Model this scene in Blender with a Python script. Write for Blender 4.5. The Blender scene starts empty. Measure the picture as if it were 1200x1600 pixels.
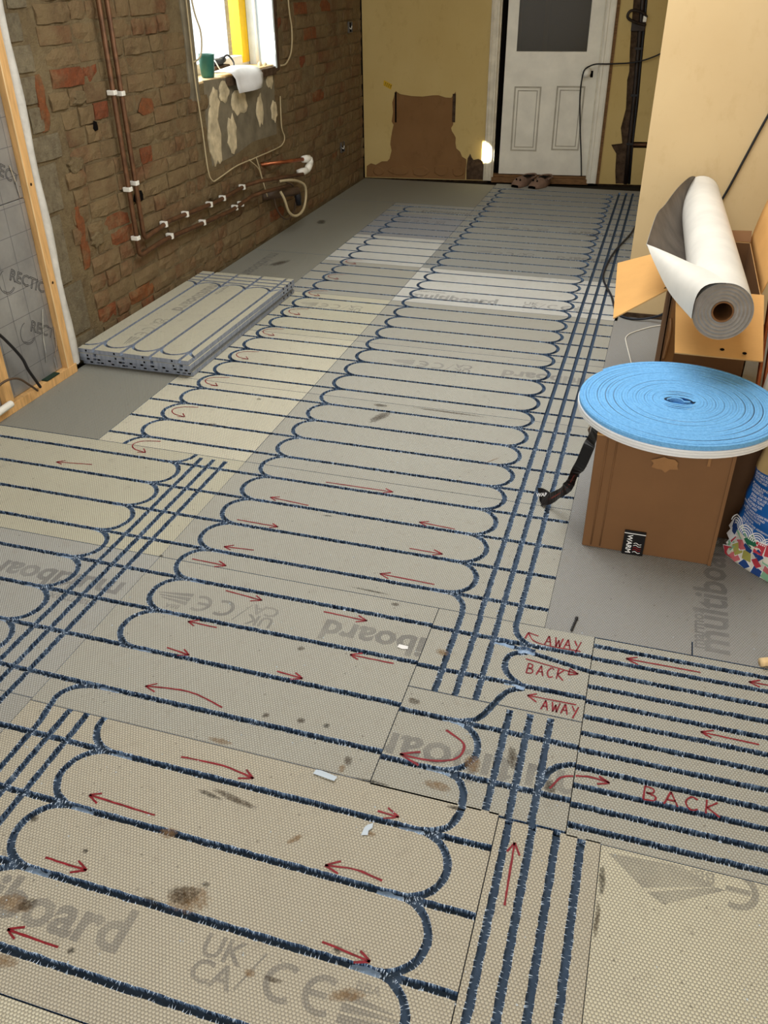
import bpy, bmesh, math, random
from mathutils import Vector, Matrix, noise
from mathutils.geometry import delaunay_2d_cdt
C = bpy.context.scene.collection
PI = math.pi
rnd = random.Random(7)

# ------------------------------------------------------------------ camera
cam_d = bpy.data.cameras.new('camera'); cam = bpy.data.objects.new('camera', cam_d); C.objects.link(cam)
cam_d.sensor_fit = 'VERTICAL'; cam_d.sensor_height = 36; cam_d.sensor_width = 27
cam_d.lens = 36 * 1331.92 / 1600; cam_d.clip_start = .02
_r, _u, _f = (.955925, .293486, -.008534), (-.151099, .516658, .842753), (-.251746, .80432, -.538232)
cam.matrix_world = Matrix(((_r[0], _u[0], -_f[0], 0), (_r[1], _u[1], -_f[1], 0), (_r[2], _u[2], -_f[2], 1.46658), (0, 0, 0, 1)))
bpy.context.scene.camera = cam
CAMP = Vector((0, 0, 1.46658))

# ------------------------------------------------------------------ sky, daylight, exposure
sc = bpy.context.scene
w = bpy.data.worlds.new('daylight'); sc.world = w; w.use_nodes = True
bg = w.node_tree.nodes['Background']; bg.inputs[0].default_value = (.93, .97, 1, 1); bg.inputs[1].default_value = 1.7
sc.view_settings.view_transform = 'Standard'; sc.view_settings.look = 'None'
sc.view_settings.gamma = 1; sc.view_settings.use_curve_mapping = False
sc.view_settings.exposure = 0.0
sc.cycles.max_bounces = 10; sc.cycles.diffuse_bounces = 6; sc.cycles.glossy_bounces = 3
sc.cycles.sample_clamp_indirect = 6; sc.cycles.caustics_reflective = False; sc.cycles.caustics_refractive = False

def lamp(name, kind, loc, energy, color, target=None, **k):
    d = bpy.data.lights.new(name, kind); d.energy = energy; d.color = color
    for a, b in k.items(): setattr(d, a, b)
    o = bpy.data.objects.new(name, d); C.objects.link(o); o.location = loc
    if target is not None: o.rotation_euler = (Vector(target) - Vector(loc)).to_track_quat('-Z', 'Y').to_euler()
    return o
# openings let the daylight in: the open back of the room behind the camera, a rooflight and the small window
lamp('daylight_rear', 'AREA', (-.3, -1.25, 1.25), 36, (1, .91, .79), (-.3, 4, .9), shape='RECTANGLE', size=3.0, size_y=2.1)
lamp('daylight_rooflight', 'AREA', (-.6, 2.95, 2.44), 52, (1, .985, .96), (-.6, 2.95, 0), shape='RECTANGLE', size=1.4, size_y=2.0)
lamp('daylight_window', 'AREA', (-2.72, 4.86, 1.42), 26, (1, .97, .9), (0, 4.7, .8), shape='RECTANGLE', size=.8, size_y=.85)
lamp('added_glint_spot', 'SPOT', (-5.2, -.05, 3.72), 90000, (1, .93, .75), (-1.385, 7.2, .215), spot_size=.0094, spot_blend=.5, shadow_soft_size=.01)  # added spot beam through the window, standing for a sun reflection

# ------------------------------------------------------------------ helpers
def link(o): C.objects.link(o); return o
def mesh_obj(name, verts, faces, mats, parent=None, midx=None, smooth=False, loc=None):
    me = bpy.data.meshes.new(name); me.from_pydata([tuple(v) for v in verts], [], faces)
    for m in (mats if isinstance(mats, (list, tuple)) else [mats]): me.materials.append(m)
    if midx: me.polygons.foreach_set('material_index', midx)
    if smooth: me.polygons.foreach_set('use_smooth', [True] * len(me.polygons))
    me.update()
    o = link(bpy.data.objects.new(name, me))
    if parent: o.parent = parent
    if loc is not None: o.location = loc
    return o
def bm_obj(name, bm, mats, parent=None, smooth=False, loc=None):
    me = bpy.data.meshes.new(name); bm.to_mesh(me); bm.free()
    for m in (mats if isinstance(mats, (list, tuple)) else [mats]): me.materials.append(m)
    if smooth: me.polygons.foreach_set('use_smooth', [True] * len(me.polygons))
    o = link(bpy.data.objects.new(name, me))
    if parent: o.parent = parent
    if loc is not None: o.location = loc
    return o
def tag(o, label, cat, group=None):
    o['label'] = label; o['category'] = cat
    if group: o['group'] = group
    return o
def empty(name, loc, rz=0):
    o = link(bpy.data.objects.new(name, None)); o.location = loc; o.rotation_euler = (0, 0, rz); o.empty_display_size = .1
    return o
def thing(name, label, cat, loc=(0, 0, 0), rz=0, group=None): return tag(empty(name, loc, rz), label, cat, group)
def struct(o): o['kind'] = 'structure'; return o
def stuff(o): o['kind'] = 'stuff'; return o

def add_box(bm, a, b, bev=0.0, mi=0):
    x0, y0, z0 = a; x1, y1, z1 = b
    vs = [bm.verts.new(p) for p in ((x0,y0,z0),(x1,y0,z0),(x1,y1,z0),(x0,y1,z0),(x0,y0,z1),(x1,y0,z1),(x1,y1,z1),(x0,y1,z1))]
    fs = [bm.faces.new([vs[i] for i in q]) for q in ((3,2,1,0),(4,5,6,7),(0,1,5,4),(1,2,6,5),(2,3,7,6),(3,0,4,7))]
    for f in fs: f.material_index = mi
    if bev:
        es = list({e for f in fs for e in f.edges})
        bmesh.ops.bevel(bm, geom=es, offset=bev, segments=2, profile=.5, affect='EDGES')
    return vs
def box(name, a, b, m, parent=None, bev=0.0):
    bm = bmesh.new(); add_box(bm, a, b, bev); return bm_obj(name, bm, m, parent)
def frames(pts):
    pts = [Vector(p) for p in pts]; out = []; up = Vector((0.13, .21, 1)).normalized(); n = None
    for i, p in enumerate(pts):
        t = (pts[min(i+1, len(pts)-1)] - pts[max(i-1, 0)]).normalized()
        n = (up - t*up.dot(t)) if n is None else (n - t*n.dot(t))
        if n.length < 1e-4: n = t.orthogonal()
        n = n.normalized(); out.append((p, t, n, t.cross(n)))
    return out
def spline(pts, n=6):
    P = [Vector(p) for p in pts]
    if len(P) < 3: return P
    out = []
    for i in range(len(P)-1):
        p0 = P[max(i-1, 0)]; p1 = P[i]; p2 = P[i+1]; p3 = P[min(i+2, len(P)-1)]
        for k in range(n):
            t = k/n
            out.append(.5*((2*p1) + (p2-p0)*t + (2*p0-5*p1+4*p2-p3)*t*t + (3*p1-p0-3*p2+p3)*t**3))
    out.append(P[-1]); return out
def add_tube(bm, pts, r, seg=8, cap=True):
    fr = frames(pts); rings = []
    for k, (p, t, n, b) in enumerate(fr):
        rr = r[k] if isinstance(r, (list, tuple)) else r
        rings.append([bm.verts.new(p + (n*math.cos(a) + b*math.sin(a))*rr) for a in [2*PI*i/seg for i in range(seg)]])
    for A, B in zip(rings, rings[1:]):
        for i in range(seg): bm.faces.new((A[i], A[(i+1) % seg], B[(i+1) % seg], B[i]))
    if cap: bm.faces.new(rings[0][::-1]); bm.faces.new(rings[-1])
def tube(name, pts, r, m, parent=None, seg=8, loc=None):
    bm = bmesh.new(); add_tube(bm, pts, r, seg); return bm_obj(name, bm, m, parent, smooth=True, loc=loc)
def add_ribbon(bm, pts, wv, mi=0):
    """flat ribbon through 3-D points; wv = half-width vectors per point"""
    A = [bm.verts.new(Vector(p)+Vector(v)) for p, v in zip(pts, wv)]; B = [bm.verts.new(Vector(p)-Vector(v)) for p, v in zip(pts, wv)]
    for i in range(len(pts)-1):
        f = bm.faces.new((A[i], A[i+1], B[i+1], B[i])); f.material_index = mi

# ------------------------------------------------------------------ materials
def new_mat(name, rough=.7, spec=.3):
    m = bpy.data.materials.new(name); m.use_nodes = True; t = m.node_tree
    b = t.nodes['Principled BSDF']; b.inputs['Roughness'].default_value = rough; b.inputs['Specular IOR Level'].default_value = spec
    return m, t, b
def N(t, typ, **k):
    n = t.nodes.new(typ)
    for a, b in k.items(): setattr(n, a, b)
    return n
def mathn(t, op, a, b=None, c=None, clamp=False):
    n = N(t, 'ShaderNodeMath', operation=op); n.use_clamp = clamp
    for i, v in enumerate((a, b, c)):
        if v is None: continue
        if hasattr(v, 'is_output'): t.links.new(v, n.inputs[i])
        else: n.inputs[i].default_value = v
    return n.outputs[0]
def mix(t, fac, a, b, typ='MIX'):
    n = N(t, 'ShaderNodeMix', data_type='RGBA', blend_type=typ)
    for i, v in ((0, fac), (6, a), (7, b)):
        if hasattr(v, 'is_output'): t.links.new(v, n.inputs[i])
        elif i == 0: n.inputs[0].default_value = v
        else: n.inputs[i].default_value = (*v, 1) if len(v) == 3 else v
    return n.outputs[2]
def tex(t, scale, detail=4, rough=.55, coord='Object', stretch=None, dist=0):
    tc = N(t, 'ShaderNodeTexCoord'); n = N(t, 'ShaderNodeTexNoise')
    n.inputs['Scale'].default_value = scale; n.inputs['Detail'].default_value = detail; n.inputs['Roughness'].default_value = rough
    n.inputs['Distortion'].default_value = dist
    src = tc.outputs[coord]
    if coord == 'World': src = N(t, 'ShaderNodeNewGeometry').outputs['Position']
    if stretch:
        mp = N(t, 'ShaderNodeMapping'); mp.inputs['Scale'].default_value = stretch; t.links.new(src, mp.inputs[0]); src = mp.outputs[0]
    t.links.new(src, n.inputs['Vector']); return n.outputs['Fac']
def world_tex(t, scale, detail=4, rough=.55, stretch=None):
    g = N(t, 'ShaderNodeNewGeometry'); n = N(t, 'ShaderNodeTexNoise')
    n.inputs['Scale'].default_value = scale; n.inputs['Detail'].default_value = detail; n.inputs['Roughness'].default_value = rough
    src = g.outputs['Position']
    if stretch:
        mp = N(t, 'ShaderNodeMapping'); mp.inputs['Scale'].default_value = stretch; t.links.new(src, mp.inputs[0]); src = mp.outputs[0]
    t.links.new(src, n.inputs['Vector']); return n.outputs['Fac']
def ramp(t, fac, stops):
    n = N(t, 'ShaderNodeValToRGB'); e = n.color_ramp.elements
    while len(e) < len(stops): e.new(.5)
    for x, (p, c) in zip(e, stops): x.position = p; x.color = (*c, 1)
    t.links.new(fac, n.inputs[0]); return n.outputs[0]
def bump(t, b, h, strength=.3, dist=.01, prev=None):
    n = N(t, 'ShaderNodeBump'); n.inputs['Strength'].default_value = strength; n.inputs['Distance'].default_value = dist
    t.links.new(h, n.inputs['Height'])
    if prev is not None: t.links.new(prev, n.inputs['Normal'])
    t.links.new(n.outputs[0], b.inputs['Normal']); return n.outputs[0]
def plain(name, col, rough=.6, spec=.3, var=.12, scale=12, bmp=.0, bscale=60, metal=0, stretch=None):
    m, t, b = new_mat(name, rough, spec)
    f = tex(t, scale, 5, stretch=stretch)
    d = tuple(x*(1-var*1.6) for x in col); l = tuple(min(1, x*(1+var)) for x in col)
    t.links.new(ramp(t, f, [(.3, d), (.7, l)]), b.inputs['Base Color']); b.inputs['Metallic'].default_value = metal
    if bmp: bump(t, b, tex(t, bscale, 4), bmp, .004)
    return m
def srgb(r, g, b):
    return tuple(((c/255)/12.92 if c <= 10 else ((c/255+.055)/1.055)**2.4) for c in (r, g, b))

def board_coat(name, tint=None, printed=False):
    """glass-mesh cement coat of the tile backer boards: hexagonal weave, per-board tone from the object colour"""
    m, t, b = new_mat(name, .70, .22)
    tc = N(t, 'ShaderNodeTexCoord'); sx = N(t, 'ShaderNodeSeparateXYZ'); t.links.new(tc.outputs['Object'], sx.inputs[0])
    x, y = sx.outputs[0], sx.outputs[1]; k = 2*PI/.0060
    c1 = mathn(t, 'COSINE', mathn(t, 'MULTIPLY', y, k))
    ax = mathn(t, 'MULTIPLY', x, k*.8660); ay = mathn(t, 'MULTIPLY', y, k*.5)
    c2 = mathn(t, 'COSINE', mathn(t, 'ADD', ax, ay)); c3 = mathn(t, 'COSINE', mathn(t, 'SUBTRACT', ax, ay))
    h = mathn(t, 'MULTIPLY_ADD', mathn(t, 'ADD', mathn(t, 'ADD', c1, c2), c3), 2/9, 1/3, clamp=True)
    oi = N(t, 'ShaderNodeObjectInfo')
    col = oi.outputs['Color']
    n1 = world_tex(t, 3.2, 5); n2 = world_tex(t, 26, 5, .65)
    col = mix(t, mathn(t, 'MULTIPLY', ramp(t, n1, [(.35, (0,0,0)), (.7, (1,1,1))]), .16), col, (.34, .32, .28))
    col = mix(t, mathn(t, 'MULTIPLY', ramp(t, n2, [(.56, (0,0,0)), (.72, (1,1,1))]), .30), col, (.33, .29, .23))
    col = mix(t, ramp(t, h, [(.0, (.80,.80,.80)), (.42, (0,0,0))]), col, (.17, .155, .13))  # weave gaps darkened in the colour for dirt and crevice shade
    # specks of dirt
    v = N(t, 'ShaderNodeTexVoronoi'); v.inputs['Scale'].default_value = 26; t.links.new(N(t, 'ShaderNodeNewGeometry').outputs['Position'], v.inputs['Vector'])
    col = mix(t, ramp(t, v.outputs['Distance'], [(.045, (.55,.55,.55)), (.085, (0,0,0))]), col, (.10, .085, .07))
    if printed: col = mix(t, ramp(t, world_tex(t, 7, 5, .6), [(.34, (.30,.30,.30)), (.62, (.60,.60,.60))]), col, (.11, .11, .115))
    t.links.new(col, b.inputs['Base Color'])
    bump(t, b, h, .75, .0022)
    return m
M = {}
M['coat'] = board_coat('cement_coat'); M['print'] = board_coat('printed_coat', printed=True)
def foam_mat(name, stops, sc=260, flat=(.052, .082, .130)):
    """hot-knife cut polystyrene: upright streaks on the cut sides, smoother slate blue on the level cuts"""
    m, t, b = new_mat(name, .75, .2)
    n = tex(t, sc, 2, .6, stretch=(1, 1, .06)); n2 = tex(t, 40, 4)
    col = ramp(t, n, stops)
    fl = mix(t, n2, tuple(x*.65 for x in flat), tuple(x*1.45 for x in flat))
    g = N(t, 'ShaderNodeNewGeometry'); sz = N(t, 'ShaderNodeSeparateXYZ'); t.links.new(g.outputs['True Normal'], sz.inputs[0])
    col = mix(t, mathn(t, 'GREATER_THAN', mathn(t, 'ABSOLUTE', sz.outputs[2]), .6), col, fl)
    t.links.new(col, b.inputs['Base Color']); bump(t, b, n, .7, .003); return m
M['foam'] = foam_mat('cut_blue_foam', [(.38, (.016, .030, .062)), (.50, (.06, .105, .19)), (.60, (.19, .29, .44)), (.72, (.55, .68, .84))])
M['pale_foam'] = foam_mat('pale_foam', [(.3, (.09, .16, .28)), (.5, (.26, .38, .55)), (.7, (.60, .72, .86))], 150, (.30, .42, .60))
M['fibre'] = plain('glass_fibre', srgb(196, 216, 240), .5, .4)
M['marker'] = plain('red_marker', srgb(132, 26, 38), .6, .3, .25, 60)
M['stack_foam'] = foam_mat('weathered_foam_edge', [(.3, (.17, .20, .25)), (.5, (.24, .27, .33)), (.7, (.30, .33, .39))], 60, (.20, .25, .33))
M['screed'] = plain('dark_screed', srgb(46, 42, 36), .9, .1)
def stain_mat(name, col):
    m, t, b = new_mat(name, .8, .15); b.inputs['Base Color'].default_value = (*col, 1)
    at = N(t, 'ShaderNodeVertexColor'); at.layer_name = 'fade'
    n = world_tex(t, 120, 6, .75)
    a = mathn(t, 'SUBTRACT', mathn(t, 'MULTIPLY', at.outputs['Color'], 1.45), mathn(t, 'MULTIPLY', n, 1.75), clamp=True)
    t.links.new(mathn(t, 'MULTIPLY', mathn(t, 'MULTIPLY', a, 1.5, clamp=True), .62), b.inputs['Alpha']); return m
M['mud'] = stain_mat('mud_stain', srgb(62, 48, 34)); M['rust'] = stain_mat('rust_stain', srgb(140, 112, 78)); M['soot'] = stain_mat('soot_stain', srgb(36, 32, 27))

def lime_mat(name, stops, lime, amount=(.46, .62), bscale=55, bstr=.9):
    """masonry with a per-piece colour and old lime smeared across by world position"""
    m, t, b = new_mat(name, .92, .08)
    oi = N(t, 'ShaderNodeObjectInfo'); col = ramp(t, oi.outputs['Random'], stops)
    n2 = world_tex(t, 38, 6, .7); col = mix(t, mathn(t, 'MULTIPLY', ramp(t, n2, [(.38, (0,0,0)), (.7, (1,1,1))]), .6), col, (.075, .048, .030))
    n1 = world_tex(t, 5.5, 6, .68); f = ramp(t, n1, [(amount[0], (0,0,0)), (amount[1], (.82,.82,.82))])
    col = mix(t, f, col, lime)
    t.links.new(col, b.inputs['Base Color'])
    bump(t, b, world_tex(t, bscale, 6, .7), bstr, .010); return m
LIME = srgb(126, 109, 80)
M['brick'] = lime_mat('old_brick', [(0, srgb(119, 83, 59)), (.25, srgb(110, 91, 67)), (.45, srgb(129, 108, 80)), (.6, srgb(117, 76, 54)), (.75, srgb(117, 98, 72)), (.9, srgb(96, 69, 51)), (1, srgb(131, 107, 77))], LIME, (.32, .58))
M['red_brick'] = lime_mat('red_brick', [(0, srgb(127, 72, 49)), (1, srgb(134, 84, 51))], LIME, (.50, .70))
M['mortar'] = lime_mat('lime_mortar', [(0, srgb(119, 104, 77)), (1, srgb(119, 104, 77))], srgb(136, 121, 92), (.4, .7), 70, 1)
M['block'] = lime_mat('concrete_block', [(0, srgb(123, 115, 95)), (1, srgb(136, 126, 103))], srgb(145, 134, 108), (.5, .75), 140, .8)
M['cement'] = plain('grey_cement_render', srgb(124, 116, 98), .95, .05, .2, 9, .5, 40)
M['daub'] = plain('plaster_daub', srgb(204, 190, 158), .95, .05, .25, 14, .6, 40)
def plaster(name, c0, c1, c2):
    m, t, b = new_mat(name, .88, .1)
    n1 = world_tex(t, 1.6, 5); n2 = world_tex(t, 14, 6, .7, (1, 1, .6))
    col = ramp(t, n1, [(.3, c0), (.7, c1)]); col = mix(t, ramp(t, n2, [(.55, (0,0,0)), (.8, (.6,.6,.6))]), col, c2)
    t.links.new(col, b.inputs['Base Color']); bump(t, b, n2, .25, .004); return m
M['plaster'] = plaster('cream_plaster', srgb(191, 166, 108), srgb(202, 180, 124), srgb(171, 144, 89))
M['plaster_near'] = plaster('cream_painted_plaster', srgb(206, 180, 136), srgb(214, 190, 146), srgb(194, 166, 120))
M['bare'] = plaster('bare_undercoat', srgb(121, 88, 55), srgb(140, 106, 71), srgb(97, 69, 41))
M['chase'] = plain('chased_masonry', srgb(84, 68, 54), .95, .05, .3, 30, .8, 60)
M['paint'] = plain('white_gloss_paint', srgb(226, 222, 208), .35, .4, .06, 8)
M['paint_old'] = plain('old_white_paint', srgb(212, 204, 184), .45, .35, .12, 14)
M['rawwood'] = plain('bare_threshold_wood', srgb(120, 88, 56), .7, .2, .3, 20, .2, 40, stretch=(1, 8, 8))
M['pine'] = plain('sawn_pine', srgb(214, 170, 112), .65, .25, .14, 14, .15, 60, stretch=(6, 6, .7))
M['pine_pale'] = plain('sawn_pine_edge', srgb(226, 196, 148), .65, .25, .12, 14, .15, 60, stretch=(6, 6, .7))
M['fleece'] = plain('white_fleece', srgb(206, 204, 196), .95, .05, .10, 18, .5, 70)
def foil():
    m, t, b = new_mat('foil_facing', .38, .5); b.inputs['Metallic'].default_value = .55
    n = tex(t, 5, 5, .6); t.links.new(ramp(t, n, [(.3, srgb(142, 142, 142)), (.7, srgb(176, 176, 174))]), b.inputs['Base Color'])
    bump(t, b, tex(t, 24, 5, .6), .25, .004); return m
M['foil'] = foil()
M['ink'] = plain('grey_ink', srgb(70, 70, 72), .6, .2)
M['foil_bright'] = plain('torn_foil', srgb(220, 220, 218), .2, .6, .05, 10, metal=.8)
M['copper'] = plain('dull_copper', srgb(104, 72, 48), .55, .4, .25, 25, metal=.45)
M['copper_bright'] = plain('copper', srgb(176, 104, 68), .35, .5, .2, 25, metal=.8)
M['white_plastic'] = plain('white_plastic', srgb(232, 230, 220), .4, .4, .04)
M['cream_cable'] = plain('cream_cable', srgb(188, 172, 136), .5, .3, .08)
M['black_rubber'] = plain('black_rubber', srgb(26, 26, 30), .5, .4, .2)
M['blue_black'] = plain('black_flex', srgb(24, 30, 44), .5, .4, .2)
M['brown_plastic'] = plain('brown_waste_pipe', srgb(84, 66, 50), .5, .4, .2)
M['steel'] = plain('galvanised_steel', srgb(120, 118, 116), .4, .5, .2, metal=.8)
M['dark_steel'] = plain('dark_bracket', srgb(52, 44, 40), .5, .5, .3, metal=.5)
M['yellow'] = plain('yellow_tape', srgb(255, 204, 10), .5, .3, .05)
M['pale_blue'] = plain('pale_blue_lining', srgb(216, 228, 236), .7, .2, .06)
M['pvc'] = plain('white_window_frame', srgb(240, 240, 236), .3, .5, .03)
M['green'] = plain('green_enamel', srgb(44, 104, 92), .45, .4, .15)
M['paper'] = plain('printed_paper', srgb(226, 228, 230), .8, .1, .05)
M['note'] = plain('yellow_note', srgb(206, 168, 50), .8, .1, .1)
M['ink_dark'] = plain('dark_ink', srgb(60, 46, 30), .8, .1)
def kraft(name, c):
    m, t, b = new_mat(name, .78, .15)
    n = tex(t, 3, 4); n2 = tex(t, 60, 4, .6, stretch=(1, 1, 8))
    col = ramp(t, n, [(.3, tuple(x*.88 for x in c)), (.7, tuple(min(1, x*1.08) for x in c))]); col = mix(t, mathn(t, 'MULTIPLY', n2, .18), col, tuple(x*.6 for x in c))
    t.links.new(col, b.inputs['Base Color']); bump(t, b, n2, .08, .002); return m
M['kraft'] = kraft('shaded_kraft', srgb(124, 90, 60)); M['kraft_lit'] = kraft('lit_kraft', srgb(216, 166, 102)); M['kraft_edge'] = plain('kraft_cut_edge', srgb(196, 158, 106), .9, .1)  # carton sides get a darker copy for weaker light, flaps a lit copy
M['tape_clear'] = plain('brown_parcel_tape', srgb(150, 108, 66), .25, .5, .1)
M['black_print'] = plain('black_label', srgb(16, 14, 16), .35, .4, .1)
M['white_print'] = plain('white_print', srgb(236, 236, 236), .6, .2, .03)
M['red_print'] = plain('red_print', srgb(150, 40, 44), .6, .2, .03)
def blue_foam():
    m, t, b = new_mat('blue_edging_foam', .8, .15)
    n = tex(t, 160, 4, .7); t.links.new(ramp(t, n, [(.25, srgb(92, 152, 206)), (.6, srgb(118, 180, 230)), (.85, srgb(152, 204, 244))]), b.inputs['Base Color'])
    bump(t, b, n, .4, .002); b.inputs['Subsurface Weight'].default_value = 0; return m
M['blue_foam'] = blue_foam(); M['blue_dark'] = plain('blue_foam_shadow', srgb(60, 118, 180), .85, .1)
M['skirt'] = plain('white_film_edge', srgb(226, 228, 230), .45, .35, .05, 30, .15, 200, stretch=(.3, .3, 12))
M['membrane_out'] = plain('white_membrane', srgb(214, 211, 202), .6, .25, .05, 10, .12, 26)
M['membrane_in'] = plain('grey_membrane_underside', srgb(92, 84, 76), .6, .3, .25, 10, .3, 26)
M['roll_end'] = plain('grey_roll_end', srgb(150, 142, 132), .8, .1, .08, 40)
M['core'] = plain('cardboard_core', srgb(122, 84, 52), .85, .1, .1)
M['bag_blue'] = plain('blue_bag_print', srgb(22, 92, 168), .35, .45, .12, 6)
M['bag_kraft'] = plain('bag_kraft_paper', srgb(196, 168, 116), .6, .3, .1, 10)
M['bag_white'] = plain('bag_white_paper', srgb(222, 216, 202), .6, .3, .06, 10)
for k_, c_ in dict(sq_red=(190, 62, 74), sq_green=(34, 106, 76), sq_olive=(168, 164, 88), sq_mint=(134, 182, 150), sq_navy=(36, 68, 130), sq_pink=(206, 110, 116)).items(): M[k_] = plain('printed_' + k_[3:] + '_square', srgb(*c_), .5, .3, .04)
M['clog'] = plain('brown_foam_clog', srgb(128, 104, 90), .7, .2, .12, 30)
M['hole'] = plain('dark_hole', srgb(16, 13, 12), .9, .05)
M['wall_plain'] = plain('plain_render', srgb(190, 178, 150), .9, .1)
M['ceil'] = plain('white_ceiling', srgb(222, 218, 206), .9, .1)
M['hall'] = plain('dim_brown_hall', srgb(92, 74, 46), .8, .1)
def glass(name, tint, gloss, rough, body=0, bcol=(0, 0, 0)):
    m = bpy.data.materials.new(name); m.use_nodes = True; t = m.node_tree; t.nodes.clear()
    o = N(t, 'ShaderNodeOutputMaterial'); tr = N(t, 'ShaderNodeBsdfTransparent'); tr.inputs[0].default_value = (*tint, 1)
    g = N(t, 'ShaderNodeBsdfGlossy'); g.inputs['Roughness'].default_value = rough; mx = N(t, 'ShaderNodeMixShader'); mx.inputs[0].default_value = gloss
    t.links.new(tr.outputs[0], mx.inputs[1]); t.links.new(g.outputs[0], mx.inputs[2]); out = mx.outputs[0]
    if body:
        d = N(t, 'ShaderNodeBsdfDiffuse'); d.inputs[0].default_value = (*bcol, 1); m2 = N(t, 'ShaderNodeMixShader'); m2.inputs[0].default_value = body
        t.links.new(out, m2.inputs[1]); t.links.new(d.outputs[0], m2.inputs[2]); out = m2.outputs[0]
    t.links.new(out, o.inputs[0]); return m
M['glass'] = glass('window_glass', (.95, .97, .97), .06, .03); M['door_glass'] = glass('obscured_door_glass', (.55, .48, .34), .02, .2, .30, (.10, .085, .05))

# ------------------------------------------------------------------ 2-D arrangement to relief mesh
def rect(x0, y0, x1, y1): return [(x0, y0), (x1, y0), (x1, y1), (x0, y1)]
def strip(pts, wd, jit=0, step=None):
    """convex quads covering a polyline of width wd; the edges are ragged by jit"""
    P = [Vector(p[:2]) for p in pts]
    if step:
        Q = [P[0]]
        for a, b in zip(P, P[1:]):
            n = max(1, int((b-a).length/step))
            Q += [a + (b-a)*i/n for i in range(1, n+1)]
        P = Q
    L, Rr = [], []
    for i, p in enumerate(P):
        t = P[min(i+1, len(P)-1)] - P[max(i-1, 0)]; t.normalize(); n = Vector((-t.y, t.x))
        L.append(p + n*(wd/2 + rnd.uniform(-jit, jit))); Rr.append(p - n*(wd/2 + rnd.uniform(-jit, jit)))
    return [[tuple(L[i]), tuple(Rr[i]), tuple(Rr[i+1]), tuple(L[i+1])] for i in range(len(P)-1)]
_fonts = {}
def glyphs(txt, size, bold=0.0, align='LEFT'):
    key = (txt, bold, align)
    if key not in _fonts:
        cu = bpy.data.curves.new('lettering', 'FONT'); cu.body = txt; cu.size = 1; cu.offset = bold; cu.resolution_u = 2; cu.align_x = align
        o = bpy.data.objects.new('lettering', cu); C.objects.link(o); bpy.context.view_layer.update()
        e = o.evaluated_get(bpy.context.evaluated_depsgraph_get()); me = e.to_mesh()
        _fonts[key] = [[(me.vertices[i].co.x, me.vertices[i].co.y) for i in p.vertices] for p in me.polygons]
        e.to_mesh_clear(); bpy.data.objects.remove(o); bpy.data.curves.remove(cu)
    return [[(x*size, y*size) for x, y in f] for f in _fonts[key]]
def place(polys, x, y, rot=0, sx=1):
    c, s = math.cos(rot), math.sin(rot)
    return [[(x + c*px*sx - s*py, y + s*px*sx + c*py) for px, py in f] for f in polys]
def ring(cx, cy, r, wd, a0, a1, n=14):
    return strip([(cx + r*math.cos(a0+(a1-a0)*i/n), cy + r*math.sin(a0+(a1-a0)*i/n)) for i in range(n+1)], wd)
def ce_mark(h):
    """the round CE letters, height h, origin at their left"""
    r = h/2; wd = h*.16
    out = ring(r, r, r-wd/2, wd, PI*.32, PI*1.68) + ring(r*3.0, r, r-wd/2, wd, PI*.32, PI*1.68) + strip([(r*2.15, r), (r*3.2, r)], wd)
    return out
def hatch_tri(L, h):
    """approval-mark triangle of tapering bars pointing along +x"""
    out = []
    for a, b, c in ((0, .22, .98), (.28, .5, .9), (.56, .78, .8)):
        out.append([(0, h*a), (L*c, h*(a*.45+.5*.55)), (L*c, h*(a*.45+.5*.55)+h*.05), (0, h*b)])
    return out
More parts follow.
